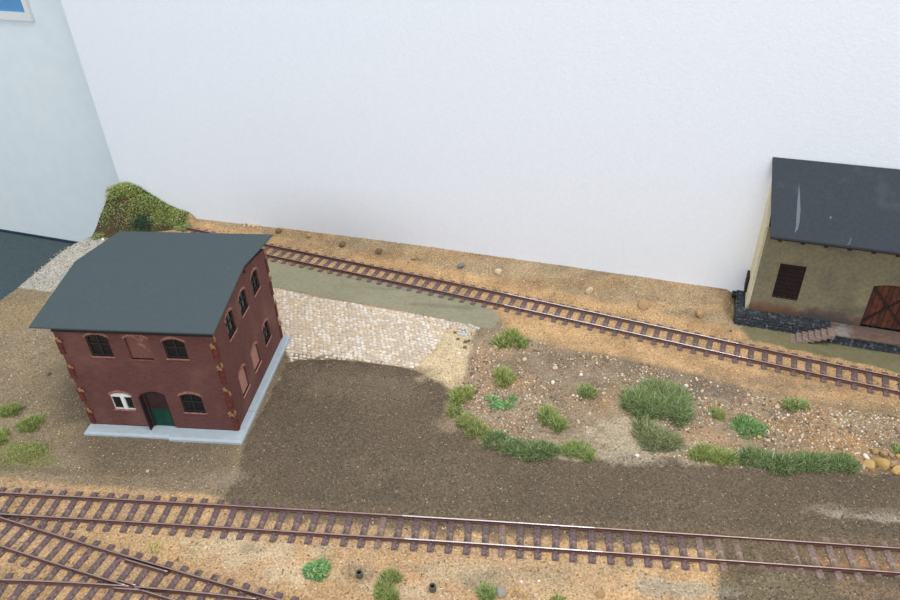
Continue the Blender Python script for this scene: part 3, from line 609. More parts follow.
# plinth in two pieces with a joint at the doorstep
def plinth(x0, x1, y0, y1, h, cut=.0016):
    bm = bmesh.new(); box(bm, x0, x1, y0, y1, -.003, h-.0012)
    r = box(bm, x0, x1, y0, y1, h-.0012, h)
    for v in r:
        if v.co.z > h-.0006:
            if abs(v.co.y-y0) < 1e-6: v.co.y += cut
            if abs(v.co.x-x1) < 1e-6 and x1 > 0: v.co.x -= cut*.8
            if abs(v.co.x-x0) < 1e-6 and x0 < LU: v.co.x += cut*.6
    return bm
obj('plinth', plinth(-.1158, -.0495, -.0098, .02, .0045), MT['plinth'], house); obj('plinth', plinth(-.0493, .0060, -.0112, .02, .0046), MT['plinth'], house)
bm = bmesh.new(); box(bm, -.1145, .0060, .02, .1155, -.003, .0046, bev=.0008); obj('plinth', bm, MT['plinth'], house)
bm = bmesh.new(); box(bm, d0-.0006, d1+.001, -.0075, .0, .0040, .0047, bev=.0002); obj('doorstep', bm, MT['plinth'], house)
# dark gap where wall meets plinth
bm = bmesh.new(); box(bm, LU+.001, d0-.001, -.0004, .001, ZB, ZB+.0006); box(bm, d1+.001, -.001, -.0004, .001, ZB, ZB+.0006); box(bm, -.001, .0004, .002, LV-.002, ZB, ZB+.0005); obj('wall_joint', bm, MT['black'], house)
# toothed corners with raw wood showing
def corner(x, y, sx, sy, seed, both=True):
    rr = random.Random(seed)
    for k in range(4):
        zb = ZB+.001+k*.0222; h = rr.uniform(.0115, .0145)
        bm = bmesh.new(); a, b = rr.uniform(.0024, .0034), rr.uniform(.0024, .0032)
        lo = [(x-(a if sx > 0 else -.0007*0-.0009), x+(.0009 if sx > 0 else a))]
        x0, x1 = (x-a, x+.0009) if sx > 0 else (x-.0009, x+a); y0, y1 = (y-.0009, y+b) if sy < 0 else (y-b, y+.0009)
        r = box(bm, x0, x1, y0, y1, zb, zb+h, bev=.0004)
        for v in bm.verts: v.co.x += rr.uniform(-.0002, .0002); v.co.z += rr.uniform(-.0005, .0005)
        obj('quoin_block', bm, MT['quoin'], house)
        # ochre chip on the faces that show
        for face in ((0, 1) if both else (0,)):
            bm = bmesh.new(); w = rr.uniform(.0028, .0045); hh_ = rr.uniform(.0034, .0056); zc_ = zb+h+rr.uniform(-.006, .002)
            pl = [(0, 0), (w*.5, .2*hh_), (w, 0), (w*.9, .5*hh_), (w*.55, .62*hh_), (w*.6, hh_), (w*.2, .9*hh_), (-.1*w, .6*hh_), (.15*w, .35*hh_)]
            if face == 0:
                M = Matrix.Translation((x-(w if sx > 0 else -.0002)+.0006, y-.0013 if sy < 0 else y-.0003, zc_))
                panel(bm, pl, [], 0, .0006, M)
            else:
                M = Matrix(((0, -1, 0, x+.0011), (1, 0, 0, y-.0004), (0, 0, 1, zc_+.002), (0, 0, 0, 1)))
                panel(bm, [(a_*.7, b_) for a_, b_ in pl], [], 0, .0006, M)
            obj('wood_chip', bm, MT['ochre'], house)
corner(0, 0, 1, -1, 3); corner(LU, 0, -1, -1, 5, False)
corner(0, LV, 1, 1, 9)
# gable roof: two slopes
ru0, ru1 = -.1250, .0042; th = .0011
E0 = (-.005, .0985); R0 = (.0615, .1090); B0 = (.1250, .0985)
for (a, b) in ((E0, R0), (R0, B0)):
    bm = bmesh.new(); vs = []
    for dz in (0, -th):
        for x in (ru0, ru1):
            for q in (a, b): vs.append(bm.verts.new((x, q[0], q[1]+dz)))
    for f in ((0, 1, 3, 2), (4, 6, 7, 5), (0, 2, 6, 4), (1, 5, 7, 3), (0, 4, 5, 1), (2, 3, 7, 6)): bm.faces.new([vs[i] for i in f])
    obj('roof_slope', bm, MT['slate'], house)
bm = bmesh.new(); box(bm, LU, 0, -.0012, .0006, EF-.0030, EF+.002); obj('eaves_board', bm, MT['darkwood'], house)
for (px, py, ln) in ((205, 309, 4), (187, 318, 3)):
    pass

# ================================================================ GOODS SHED
pb = g(734.3, 325.3); SR = math.radians(-20.5)
shed = empty('goods_shed', (pb[0], pb[1], 0), SR, 'weathered ochre plaster goods shed with dark roof and rubble base', 'shed')
U_ = np.array([math.cos(SR), math.sin(SR)]); V_ = np.array([-math.sin(SR), math.cos(SR)])
UE = .205; WZ = .0135; FV = .0085; BV = .040
sd_door = (.0945, .1250, .0148, .0560); sw = (.0240, .0437, .0288, .0622)
bm = bmesh.new()
dp = arch(*sd_door, .0030, 8)[2:]
outer = [(.0062, WZ), (sd_door[0], WZ)]+dp[::-1]+[(sd_door[1], WZ), (UE, WZ), (UE, .093), (.0072, .093)]
panel(bm, outer, [rect(*sw)], FV, FV+.003, Mf); sf = obj('front_wall', bm, MT['stucco'], shed)
# gable seen very obliquely
gp = np.array([(FV, WZ), (BV, WZ), (BV, .130), (FV, .093)])
bm = bmesh.new(); panel(bm, [tuple(p) for p in gp], [], 0, .0026, Matrix(((0, 1, 0, .0060), (1, 0, 0, 0), (0, 0, 1, 0), (0, 0, 0, 1)))); obj('gable_wall', bm, MT['cream'], shed)
bm = bmesh.new(); panel(bm, [tuple(p) for p in gp], [], 0, .0026, Matrix(((0, 1, 0, UE-.0026), (1, 0, 0, 0), (0, 0, 1, 0), (0, 0, 0, 1)))); obj('gable_wall', bm, MT['cream'], shed)
# roof slab (single visible slope leaning against the backdrop)
bm = bmesh.new(); vs = []
for dz in (0, -.0016):
    for (u, v, z) in ((.0093, -.0105, .0955), (UE+.004, -.0095, .0955), (UE-.002, .0372, .1398), (.0024, .0372, .1398)): vs.append(bm.verts.new((u, v, z+dz)))
for f in ((0, 1, 2, 3), (7, 6, 5, 4), (0, 4, 5, 1), (1, 5, 6, 2), (2, 6, 7, 3), (3, 7, 4, 0)): bm.faces.new([vs[i] for i in f])
roof = obj('roof', bm, MT['slate2'], shed)
def on_roof(px, py):
    a = np.array([.0093, -.0105, .0955]); b = np.array([.1, -.0105, .0955]); c = np.array([.0024, .0372, .1398]); nrm = np.cross(b-a, c-a); nrm /= np.linalg.norm(nrm)
    e = EYE-np.array([pb[0], pb[1], 0]); d = ray(px, py); el = np.array([e[:2]@U_, e[:2]@V_, e[2]]); dl = np.array([d[:2]@U_, d[:2]@V_, d[2]])
    t = ((a-el)@nrm)/(dl@nrm); return el+dl*t+nrm*.00012
def patch(pl):
    bm = bmesh.new(); vs = [bm.verts.new(on_roof(*p)) for p in pl]; bm.faces.new(vs); o = obj('scrape_mark', bm, MT['scrape'], roof)
patch([(799, 183), (800, 196), (800.5, 210), (799.5, 222), (798, 229), (794.5, 233), (796, 226), (796.5, 214), (797.5, 200), (798.5, 190)])
patch([(849, 243), (850.5, 239), (851.6, 237), (850.6, 241), (849.5, 244), (846, 245.5)]); patch([(829.5, 217), (831, 216), (831.8, 218), (830.4, 219.4)])
for k in range(12):
    u = .0155+k*.0163; bm = bmesh.new(); box(bm, u, u+.0030, -.0085, .010, .0905, .0938, bev=.0002)
    for v in bm.verts: v.co.z += (v.co.y+.0085)*.0; 
    obj('rafter', bm, MT['darkwood'], shed)
bm = bmesh.new(); box(bm, .0095, UE, -.0100, -.0085, .0928, .0945); obj('gutter_board', bm, MT['grille'], shed)
# barred window
x0, x1, y0, y1 = sw
bm = bmesh.new(); panel(bm, rect(x0-.0012, x1+.0012, y0-.0012, y1+.0006), [rect(*sw)], FV-.0004, FV+.0010, Mf); wf = obj('window', bm, MT['stucco'], shed)
bm = bmesh.new(); panel(bm, rect(*sw), [], FV+.0020, FV+.0026, Mf); obj('pane', bm, MT['rust'], wf)
bm = bmesh.new()
for i in range(0, 6): x = x0+(x1-x0)*i/5; box(bm, x-.0004, x+.0004, FV+.0003, FV+.0010, y0, y1)
for i in range(0, 9): y = y0+(y1-y0)*i/8; box(bm, x0, x1, FV+.0001, FV+.0006, y-.00035, y+.00035)
obj('window_bars', bm, MT['grille'], wf)
# sliding door of planks with a cross brace
dr = empty('door', (0, 0, 0)); dr.parent = shed
nP = 8; dw = (sd_door[1]-sd_door[0])/nP
for i in range(nP):
    xa = sd_door[0]+i*dw; t0 = 2*((xa-sd_door[0])/(sd_door[1]-sd_door[0]))-1; t1 = 2*((xa+dw-sd_door[0])/(sd_door[1]-sd_door[0]))-1
    f = lambda t: sd_door[3]-.0030+.0030*(1-t*t)
    bm = bmesh.new(); panel(bm, [(xa+.00015, sd_door[2]), (xa+dw-.00015, sd_door[2]), (xa+dw-.00015, f(t1)), (xa+.00015, f(t0))], [], FV+.0014+.0002*(i % 2), FV+.0024, Mf); obj('plank', bm, MT['plank' if i % 3 else 'plank2'], dr)
bm = bmesh.new(); cx, cz = (sd_door[0]+sd_door[1])/2, (sd_door[2]+sd_door[3])/2-.0005; ang = math.atan2(sd_door[3]-sd_door[2]-.006, sd_door[1]-sd_door[0])
for s in (-1, 1): box(bm, -.0245, .0245, FV+.0005, FV+.0015, -.0008, .0008, Matrix.Translation((cx, 0, cz)) @ Matrix.Rotation(s*ang, 4, 'Y'))
obj('cross_brace', bm, MT['darkwood'], dr)
# rubble base with separate stones, ledge, loading platform
bm = bmesh.new(); box(bm, -.0002, .074, .0008, BV, -.002, .0122); obj('base', bm, MT['rubble'], shed)
bm = bmesh.new(); rr = random.Random(4)
for row in range(4):
    x = -.0006
    while x < .0735:
        w = rr.uniform(.0022, .0050); box(bm, x, x+w-.0002, -.0002+rr.uniform(-.0005, .0002), .0014, row*.0031+.0001, row*.0031+.0029+rr.uniform(-.0002, .0001), bev=.0003); x += w
for row in range(4):
    y = .0005
    while y < .038:
        w = rr.uniform(.0024, .005); box(bm, -.0010+rr.uniform(-.0004, .0002), .0008, y, y+w-.0002, row*.0031+.0001, row*.0031+.0029, bev=.0003); y += w
o = obj('rubble_stones', bm, MT['rubble'], shed); o['kind'] = 'stuff'
for k in range(9):     # ledge stones along the top of the base
    bm = bmesh.new(); box(bm, -.0008+k*.0083, -.0008+k*.0083+.0081, -.0002, FV+.001, .0122, .0133+random.uniform(-.0002, .0002), bev=.0003); obj('ledge_stone', bm, MT['rubble'], shed)
bm = bmesh.new(); box(bm, .0735, UE+.003, -.0050, BV, -.002, .0112); obj('platform_base', bm, MT['rubble'], shed)
bm = bmesh.new(); box(bm, .0727, UE+.004, -.0078, FV+.001, .0112, .0133, bev=.0003); obj('platform_slab', bm, MT['slab'], shed)
for k in range(7):
    bm = bmesh.new(); x = .0440+k*.0043; box(bm, x, x+.0047+(.0008 if k == 6 else 0), -.0122+.0003*k, -.0002, max(-.001, k*.0019-.0026), .0018+k*.00195, bev=.0004); obj('step', bm, MT['step'], shed)
# small things fixed to the gable
bm = bmesh.new(); box(bm, .0040, .0062, .026, .039, .018, .034, bev=.0003); obj('gable_shutter', bm, MT['darkwood'], shed)
bm = bmesh.new(); box(bm, -.0045, .0, .030, .037, .0085, .0115, bev=.0006); obj('buffer_stop_block', bm, MT['grille'], shed).name = 'wall_bracket'

# ================================================================ STONES
def stone_mesh(seed, flat=.7, lumps=.22, sub=2):
    rs = random.Random(seed); bm = bmesh.new(); bmesh.ops.create_icosphere(bm, subdivisions=sub, radius=1)
    ds = [Vector((rs.gauss(0, 1), rs.gauss(0, 1), rs.gauss(0, 1))).normalized() for _ in range(7)]; ks = [rs.uniform(.5, .88) for _ in ds]
    for v in bm.verts:
        for d, k in zip(ds, ks):
            q = v.co.dot(d)
            if q > k: v.co -= d*(q-k)*.9
        v.co *= 1+rs.uniform(-lumps, lumps)*.25
    for v in bm.verts: v.co.z *= flat
    me = bpy.data.meshes.new('stone'); bm.to_mesh(me); bm.free(); return me
def stone(px, py, rx, m, label, ry=None, group=None, name='stone', flat=.75, seed=None, z=None, cat='stone'):
    p = ground_at(px, py+.3*rx); d = (p-Vector(EYE)).length; k = d/CF*.96
    sc = rx*k; sy = (ry or rx*.8)*k/.8
    me = stone_mesh(seed or int(px*7+py*13), flat); me.materials.append(MT[m])
    o = link(name, me); o.scale = (sc, sy, min(sc, sy)); o.rotation_euler = (0, 0, random.uniform(-.5, .5)); o.location = (p.x, p.y, Hs(p.x, p.y)+min(sc, sy)*flat*.45)
    tag(o, label, cat, group); return o
bank = [(279, 231, 3.6, 'stone_brown', 'brown stone on the bank, nearest to the brick house roof'), (309.5, 236, 3.2, 'stone_tan', 'pale tan stone on the bank above the roof corner'),
 (342.5, 244.6, 4.0, 'stone_brown', 'blocky dark brown stone on the rear sandy bank'), (379, 252, 4.2, 'stone_brown', 'low dark stone on the bank right of the blocky one'),
 (414, 258.5, 3.0, 'stone_tan', 'tan stone, left of a touching pair on the bank'), (420.5, 258, 3.2, 'stone_tan', 'tan stone, right of a touching pair on the bank'), (461, 266, 4.2, 'stone_grey', 'round grey stone on the rear bank'),
 (498.5, 272.6, 4.6, 'stone_pale', 'large cream coloured round stone on the rear bank'), (535, 281, 2.4, 'stone_tan', 'small tan stone, left of a pair on the mid bank'), (540, 280, 2.6, 'stone_tan', 'small tan stone, right of a pair on the mid bank'),
 (589, 291, 4.6, 'stone_pale', 'flat cream shard on the bank above the rear rails'), (643.5, 305, 6.4, 'stone_tan', 'flat oval tan stone on the bank left of the shed'), (699, 314, 5.0, 'stone_tan', 'angular tan wedge stone near the shed corner'), (730.5, 331, 1.6, 'stone_brown', 'tiny brown pebble at the corner of the shed base')]
for px, py, r, m, lab in bank: stone(px, py, r, m, lab, ry=r*.8, flat=.95, group='stones along the rear bank')
for k in range(7): stone(244+2.4*k+random.uniform(-1, 1), 226.5-2.6*abs(math.sin(k*1.7))+k*.3, random.uniform(1.2, 2.2), 'stone_pale', ('leftmost', 'second from left', 'third from left', 'middle', 'third from right', 'second from right', 'rightmost')[k]+' cream shard of the cluster above the brick house roof', group='shards in the bank cluster', name='shard', flat=1.1)
bould = [(866, 457.5, 2.9, 2.7, 'stone_white', 'small white round stone on top of the boulder heap'), (869, 466.3, 5.6, 4.4, 'stone_ochre', 'leftmost large ochre boulder beside the dark grass'), (880.5, 463.5, 6.4, 4.9, 'stone_ochre', 'largest yellow boulder in the middle of the heap'),
 (893, 464, 6.0, 2.6, 'stone_tan', 'flat tan boulder upper right in the heap'), (895.5, 470.6, 6.0, 3.6, 'stone_ochre', 'long ochre boulder lowest at the right frame edge'), (883, 454.5, 3.6, 2.4, 'stone_tan', 'small tan stone behind the yellow boulder'),
 (874.5, 452, 3.4, 2.4, 'stone_tan', 'tan pebble behind the white stone'), (863, 467.5, 2.0, 1.8, 'stone_pale', 'cream pebble left of the leftmost boulder'), (890, 456, 3.0, 2, 'stone_tan', 'tan pebble above the flat tan boulder'), (898, 457, 2.6, 2, 'stone_ochre', 'ochre pebble at the right edge above the heap')]
for px, py, rx, ry, m, lab in bould: stone(px, py, rx, m, lab, ry*1.15, 'boulders at the right edge', 'boulder', flat=1.05)
scr = [(518.7, 360.7, 3.2, 'stone_tan', 'tan stone below the uppermost tuft'), (524.3, 359.2, 2.8, 'stone_pale', 'cream stone touching the tan one below the uppermost tuft'), (490, 362, 1.6, 'stone_pale', 'tiny pale pebble left of the second tuft'), (555.6, 368, 3.4, 'stone_pale', 'oval cream stone in the open scrub'),
 (553.2, 382, 2.2, 'stone_white', 'white pebble below the oval cream stone'), (581, 374.4, 2.0, 'stone_white', 'white pebble above the small round tuft'), (603.6, 393, 2.2, 'stone_pale', 'pale pebble right of the small round tuft'), (604, 400.8, 2.4, 'stone_ochre', 'orange pebble right of the small round tuft'),
 (605, 378, 2.2, 'stone_pale', 'cream pebble above the two right of the round tuft'), (479, 408, 2.0, 'stone_pale', 'cream pebble left of the emerald plants'), (577, 427, 2.0, 'stone_tan', 'tan pebble right of the leafy round clump'), (716, 394.4, 3.0, 'stone_grey', 'grey stone in dark scrub below the rear rails'),
 (637, 455.6, 2.2, 'stone_white', 'white pebble on the pale patch below the bush'), (686, 430, 2.2, 'stone_pale', 'cream pebble right of the big bush'), (767.6, 440.5, 2.6, 'stone_pale', 'cream stone under the emerald patch'), (748, 395, 2.2, 'stone_pale', 'cream pebble left of the grass by the sand'),
 (777, 407, 2.4, 'stone_pale', 'cream pebble just left below the right tuft'), (759, 437, 2.2, 'stone_ochre', 'ochre pebble below the emerald patch'), (724, 381, 2.0, 'stone_tan', 'tan pebble near the sand edge'), (686, 385.5, 2.2, 'stone_white', 'white pebble beside the top of the big bush'), (697, 380, 1.8, 'stone_pale', 'pale speck pebble right of the bush top')]
for px, py, r, m, lab in scr: stone(px, py, r, m, lab, group='pebbles in the scrub')
fore = [(500.5, 591.5, 6.4, 'stone_beige', 'grey slanted stone beside the front grass tuft'), (517, 589, 3.0, 'stone_ochre', 'ochre pebble right of the grey stone'), (513, 594, 2.6, 'stone_tan', 'tan pebble touching the grey stone'), (526, 594, 3.0, 'stone_ochre', 'ochre pebble furthest right in the front group'), (519, 595.5, 2.4, 'stone_tan', 'tan pebble lowest in the front group'),
 (536, 595, 2.6, 'stone_pale', 'pale pebble right of the front group'), (599.5, 593, 5.2, 'stone_tan', 'round brown stone alone at the bottom edge'), (539, 581, 1.6, 'stone_white', 'white chip in the front sand'), (521.5, 581.3, 1.8, 'stone_white', 'white pebble above the front group'), (148, 471, 1.8, 'stone_pale', 'pale pebble below the brick house'), (347, 577, 2.2, 'stone_tan', 'tan pebble left of the left tube'), (352, 580, 2.2, 'stone_ochre', 'ochre pebble nearest the left tube'), (49, 374, 2.2, 'stone_brown', 'brown pebble on the earth left of the brick house'), (103, 239.5, 2.0, 'stone_white', 'white pebble at the foot of the mound')]
for px, py, r, m, lab in fore: stone(px, py, r, m, lab, group='pebbles in the foreground')
# wood bits
def stick(px0, py0, px1, py1, w, h, m, name, label, cat):
    a = ground_at(px0, py0); b = ground_at(px1, py1); c = (a+b)/2; d = b-a; bm = bmesh.new()
    box(bm, -d.length/2, d.length/2, -w/2, w/2, 0, h, bev=min(w, h)*.2); o = obj(name, bm, MT[m]); o.location = (c.x, c.y, Hs(c.x, c.y)-.0002); o.rotation_euler = (0, 0, math.atan2(d.y, d.x)); tag(o, label, cat)
stick(532.5, 350.5, 543, 351.8, .0022, .0011, 'stone_brown', 'wood_chip', 'flat brown splinter of wood near the uppermost tuft', 'wood')
stick(463, 404, 478, 391.5, .0012, .0022, 'sett2', 'wooden_edging', 'short brown wooden edging strip behind the corner tuft', 'edging')
stick(91.5, 442, 95.5, 439, .0014, .001, 'ochre', 'wood_chip', 'ochre wood chip at the left plinth corner', 'wood')
for (px, py, side) in ((359.7, 576.5, 'left'), (432.8, 590, 'right')):
    p = ground_at(px, py); t = empty('tube', (p.x, p.y, Hs(p.x, p.y)), 0, f'{side} one of two short grey tubes standing in the front sand', 'tube', 'tube stubs')
    bm = bmesh.new(); r0, r1 = .0021, .0014
    vs = [[bm.verts.new((r*math.cos(k*math.pi/8), r*math.sin(k*math.pi/8), z)) for k in range(16)] for r, z in ((r0, -.001), (r0, .0042), (r1, .0042), (r1, .0015))]
    for a, b in zip(vs[:-1], vs[1:]):
        for k in range(16): bm.faces.new((a[k], a[(k+1) % 16], b[(k+1) % 16], b[k]))
    obj('tube_wall', bm, MT['pipe'], t); bm = bmesh.new(); cyl(bm, (0, 0, .001), (0, 0, .003), r1, 16); obj('bore', bm, MT['black'], t)
# loose setts by the edge of the cobbles
setts = [(444, 322.5, 0), (447.5, 323.3, 0), (451, 324, 0), (454.5, 324.6, 0), (458, 324.2, 0), (461, 325, 0), (469.5, 325.5, 0), (472.5, 327, 0), (475.5, 328.6, 0), (478, 329.2, 0),
 (459.5, 328.5, 0), (462.5, 329.5, 0), (465.5, 328.2, 0), (460, 332, 0), (463.5, 333, 0), (467, 332, 0), (462, 335.2, 0), (465.5, 336, 0), (469, 334.5, 0), (459, 334.6, 0), (466, 330.5, 1), (463, 331.3, 1), (458, 339.5, 2), (465.5, 342.6, 2), (469, 341.5, 2), (465, 347.8, 2), (455, 333, 2)]
NORD = ['first', 'second', 'third', 'fourth', 'fifth', 'sixth', 'seventh', 'eighth', 'ninth', 'tenth']; nl = 0; BRN = {458: 'brown sett touching the left side of the loose sett pile', 465.5: 'brown sett left one of two side by side under the pile', 469: 'brown sett right one of two side by side under the pile', 465: 'lowest brown sett lying alone on the bare sand', 455: 'brown sett farthest left, beside the sett pile'}
for px, py, k in setts:
    p = ground_at(px, py); bm = bmesh.new(); s = .0029*random.uniform(.85, 1.1); box(bm, -s/2, s/2, -s*.42, s*.42, 0, s*.62, bev=.0004)
    for v in bm.verts: v.co += Vector([random.uniform(-.0002, .0002) for _ in range(3)])
    o = obj('paving_sett', bm, MT['sett2' if k == 2 else 'sett']); o.location = (p.x, p.y, Hs(p.x, p.y)-.0003+(.0016 if k == 1 else 0)); o.rotation_euler = (0, 0, -.4+random.uniform(-.3, .3))
    lab = 'loose brown sett lying apart on the bare sand' if k == 2 else ('grey white sett on top of the loose pile' if k == 1 else ('loose grey white sett in the line along the olive strip' if py < 326 or px > 471 else 'loose grey white sett in the small pile on bare sand'))
    if k == 2: lab = BRN[px]
    elif 'in the line' in lab: lab = f'{NORD[nl]} grey white sett from the left in the line along the olive strip'; nl += 1
    elif k == 1: lab = 'grey white sett on top of the pile, ' + ('right one' if px > 464 else 'left one')
    tag(o, lab, 'paving stone', {2: 'brown setts lying apart', 1: 'setts on top of the pile'}.get(k, 'setts in line' if py < 326 or px > 471 else 'setts in the pile'))

# ================================================================ PLANTS
def tuft(name, label, cat, blobs, n, h, cols, w=.00032, lean=1.0, leafy=0, group=None):
    """blobs: (px, py, rx, ry) ellipses in photograph pixels, turned into ground ellipses; every fibre is a bent blade"""
    Vv = []; Fs = []; Cc = []; b = 0; root = None; cols_l = [np.array(lin(c)) for c in cols]
    ar = [rx*ry for _, _, rx, ry in blobs]; tot = sum(ar)
    for (px, py, rx, ry), a_ in zip(blobs, ar):
        p = ground_at(px, py+ry*.25); d = (p-Vector(EYE)).length; k = d/CF; ax_ = rx*k*.92; ay_ = ry*k*1.25
        if root is None: root = Vector((p.x, p.y, Hs(p.x, p.y)))
        m = int(1.7*n*a_/tot); th_ = RS.rand(m)*2*math.pi; f0, f3 = RS.rand(2)*6.28; r = np.sqrt(RS.rand(m))*(.70+.42*RS.rand(m))*(1+.16*np.sin(3*th_+f0)+.12*np.sin(5*th_+f3)); X = p.x+ax_*r*np.cos(th_); Y = p.y+ay_*r*np.sin(th_); HZ = height(X, Y)
        for i in range(m):
            dome = math.sqrt(max(0, 1-r[i]**2*.8)); hh_ = h*(.25+.75*RS.rand())*(.3+.7*dome)*(1+.25*math.sin(X[i]*900)*math.sin(Y[i]*800))
            a = RS.rand()*6.283; ca, sa = math.cos(a), math.sin(a); l = lean*(RS.rand())*hh_; ox, oy = (X[i]-p.x)/ax_*lean*hh_*.6, (Y[i]-p.y)/ay_*lean*hh_*.6
            bz = HZ[i]-.0002 + (RS.rand()*h*.55*dome if leafy else 0); ww = w*.62*(1+leafy*RS.rand()); L_ = hh_*(.4 if leafy else 1)
            px_, py_ = -sa*ww, ca*ww; mx, my = X[i]+ca*l*.4+ox*.4, Y[i]+sa*l*.4+oy*.4; tx, ty = X[i]+ca*l+ox, Y[i]+sa*l+oy
            Vv += [(X[i]-px_, Y[i]-py_, bz), (X[i]+px_, Y[i]+py_, bz), (mx+px_*.9, my+py_*.9, bz+L_*.6), (mx-px_*.9, my-py_*.9, bz+L_*.6), (tx, ty, bz+L_)]
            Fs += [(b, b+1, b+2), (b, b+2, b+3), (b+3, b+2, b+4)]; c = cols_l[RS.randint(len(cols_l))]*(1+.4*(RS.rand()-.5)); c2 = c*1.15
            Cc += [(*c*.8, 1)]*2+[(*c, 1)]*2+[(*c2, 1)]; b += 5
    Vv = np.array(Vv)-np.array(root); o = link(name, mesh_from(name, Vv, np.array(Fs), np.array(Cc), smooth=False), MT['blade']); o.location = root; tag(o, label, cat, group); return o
LG = [(176, 184, 108), (150, 162, 88), (200, 200, 136), (128, 142, 76)]
MG = [(140, 158, 94), (118, 140, 80), (166, 180, 114), (182, 188, 132)]
DG = [(124, 148, 98), (104, 132, 80), (146, 164, 112), (92, 120, 72), (186, 188, 152)]
EM = [(112, 160, 98), (134, 178, 110), (88, 140, 84), (160, 186, 128)]
OL = [(154, 156, 112), (134, 138, 96), (184, 180, 142), (116, 122, 84)]
GT = 'grass tufts on the layout'
tuft('grass_tuft', 'bright green two-lobed tuft at the end of the olive strip', 'grass', [(502, 341, 11, 8), (512, 335, 12, 8), (520, 342, 9, 7)], 1500, .0058, LG+MG[:1], group=GT)
tuft('grass_tuft', 'round light green tuft directly below the uppermost tuft', 'grass', [(504, 376, 11, 11)], 900, .0058, LG, group=GT)
tuft('grass_tuft', 'light green tuft at the corner of the bare sand', 'grass', [(463, 393, 13, 8), (457, 400, 8, 6)], 1000, .0055, LG, group=GT)
tuft('grass_strip', 'light green left end of the curved grass border', 'grass', [(455, 410, 9, 7), (466, 420, 11, 8), (478, 430, 12, 8), (472, 424, 11, 7)], 1900, .0052, LG+OL[:1], group=GT)
tuft('grass_strip', 'dark green middle of the curved grass border', 'grass', [(496, 439, 17, 9), (515, 447, 18, 9), (535, 451, 20, 10), (548, 449, 12, 8)], 3600, .0050, DG+MG[:2], group=GT)
tuft('grass_strip', 'mottled light green right end of the curved grass border', 'grass', [(574, 449, 18, 8), (586, 454, 10, 7)], 1500, .0050, MG+LG[:1], group=GT)
tuft('low_plant', 'flat emerald creeping plants between two light tufts', 'plant', [(492, 398, 9, 4), (503, 404, 15, 6), (513, 398, 5, 3), (497, 405, 8, 5)], 1000, .0022, EM, w=.0005, leafy=1)
tuft('grass_tuft', 'leafy round green clump standing above the grass border', 'grass', [(548, 415, 10, 10), (558, 423, 9, 8)], 1300, .0058, MG+LG[:2], group=GT)
tuft('grass_tuft', 'small round green tuft alone in the scrub', 'grass', [(587, 391, 9, 7)], 700, .0050, MG, group=GT)
tuft('bush', 'large dark green bush in the middle of the scrub', 'bush', [(668, 398, 22, 20), (650, 404, 22, 15), (638, 400, 18, 12), (655, 390, 16, 10), (678, 410, 11, 14)], 7500, .0085, DG+MG[:3]+OL[:1], w=.00032, lean=1.2)
tuft('bush', 'olive bush touching the lower side of the large dark bush', 'bush', [(652, 436, 17, 12), (668, 442, 14, 9), (644, 428, 10, 10)], 3000, .0062, OL+MG[:1], w=.00032, lean=1.2)
tuft('grass_tuft', 'small pale green tuft right of the large bush', 'grass', [(717, 413, 8, 6)], 500, .0042, LG[:2]+OL[:1], group=GT)
tuft('low_plant', 'emerald green low patch in the right scrub', 'plant', [(750, 427, 18, 11), (744, 420, 12, 6)], 1500, .0030, EM+MG[:1], w=.00045)
tuft('grass_tuft', 'green tuft close to the rear sand, right of the scrub', 'grass', [(795, 404, 13, 6)], 800, .0046, MG+LG[:1], group=GT)
tuft('grass_strip', 'bright light green left end of the lower right border', 'grass', [(706, 453, 18, 8), (724, 457, 14, 8)], 1900, .0052, LG+MG[:1], group=GT)
tuft('grass_strip', 'long dark green grass border ending at the boulders', 'grass', [(752, 457, 20, 9), (780, 462, 24, 10), (812, 462, 24, 9), (842, 462, 14, 9)], 5200, .0056, DG+MG[:2], group=GT)
tuft('grass_tuft', 'green sprig at the right frame edge above the boulders', 'grass', [(900, 452, 5, 8)], 250, .0045, MG, group=GT)
tuft('grass_tuft', 'topmost light green tuft left of the brick house', 'grass', [(10, 410, 12, 6)], 800, .0046, LG+MG[:2], group=GT)
tuft('grass_tuft', 'light green tuft nearest to the left side of the brick house', 'grass', [(31, 423, 12, 8)], 900, .0048, LG+MG[:2], group=GT)
tuft('grass_tuft', 'tuft cut by the left frame edge', 'grass', [(0, 437, 9, 8)], 600, .0048, LG+MG[:2], group=GT)
tuft('grass_patch', 'thin short grass patch below the three left tufts', 'grass', [(25, 451, 24, 11), (36, 448, 13, 8)], 1500, .0018, LG+MG[:1], w=.0003)
tuft('low_plant', 'round emerald plant between the front track and the lower edge', 'plant', [(317, 569, 13, 8)], 1100, .0034, EM+MG[:1], w=.0005, leafy=1)
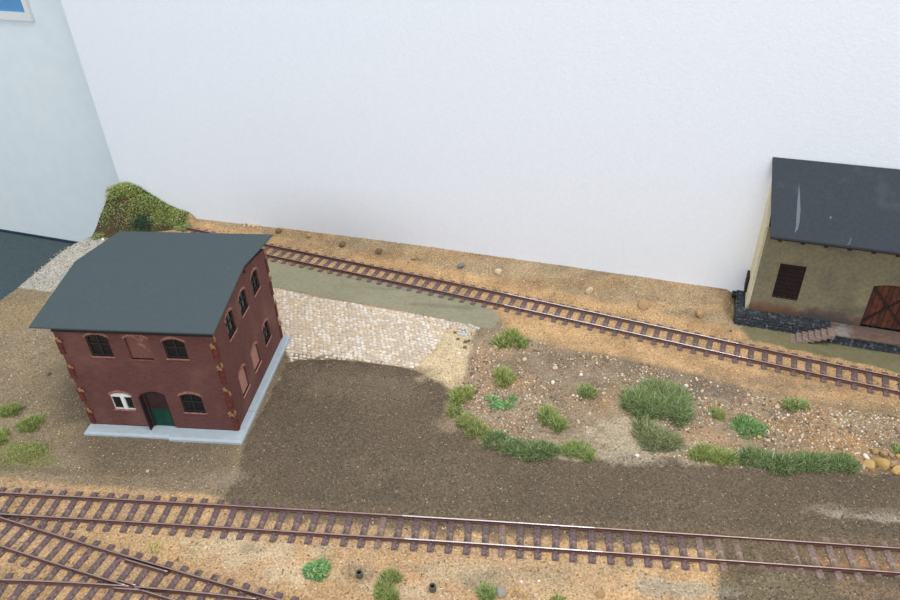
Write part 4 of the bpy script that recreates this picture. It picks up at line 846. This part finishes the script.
tuft('grass_tuft', 'olive green double tuft right of the left tube', 'grass', [(390, 577, 11, 6), (384, 590, 9, 9), (391, 596, 8, 6)], 1400, .0048, LG[:2]+OL[:1]+MG[:1], group=GT)
tuft('grass_tuft', 'green tuft at the lower edge left of the grey stone', 'grass', [(487, 594, 8, 8)], 700, .0048, MG+LG[:1], group=GT)
tuft('grass_tuft', 'faint pale tuft at the lower edge right of the grey stone', 'grass', [(558, 600, 8, 4)], 300, .0024, LG, group=GT)
tuft('grass_wisp', 'faint pale green wisps on the sand below the front track', 'grass', [(155, 548, 9, 5)], 90, .0016, LG)
# mound greenery: separate clumps
HC = [(123, 189, 19, 7, .0060, LG+MG[:1], 1300, 'spiky light green clump crowning the mound'), (150, 201, 17, 8, .0040, LG[:2]+MG, 1000, 'mid green clump below the crest of the mound'), (133, 207, 14, 7, .0036, LG+MG[:1], 450, 'light green clump left of the mound centre'),
      (112, 208, 11, 8, .0030, MG, 380, 'green patch on the left shoulder of the mound'), (104, 217, 6, 6, .0026, MG+DG[:1], 150, 'small green patch on the left flank of the mound'), (165, 208, 15, 8, .0036, LG+MG[:1], 900, 'light green clump on the right slope of the mound'), (177, 216, 13, 8, .0036, MG+LG[:1], 1000, 'fresh green clump low on the right slope'), (160, 219, 12, 6, .0030, LG[:2]+OL[:1], 700, 'pale green clump in the lower middle slope'),
      (143, 222, 10, 6, .0026, [(44, 96, 74), (36, 80, 62), (60, 110, 80)], 700, 'dark teal clump just above the house roof'), (146, 191, 8, 4, .0024, [(44, 84, 64), (60, 90, 60)], 350, 'dark teal patch against the backdrop edge'), (183, 227, 9, 5, .0034, MG+LG[:1], 600, 'bright green tuft at the end of the rear track'), (98, 236, 7, 4, .0026, MG, 250, 'sparse green at the foot of the mound'), (125, 221, 12, 5, .0026, OL+MG[:1], 350, 'thin olive growth on bare lower mound'), (172, 201, 6, 4, .0026, OL, 220, 'olive sprig near the backdrop on the mound')]
for px, py, rx, ry, h, cs, n, lab in HC: tuft('moss_clump', lab, 'plant', [(px, py, rx, ry)], n, h, cs, w=.00045, leafy=1, group='greenery on the mound')
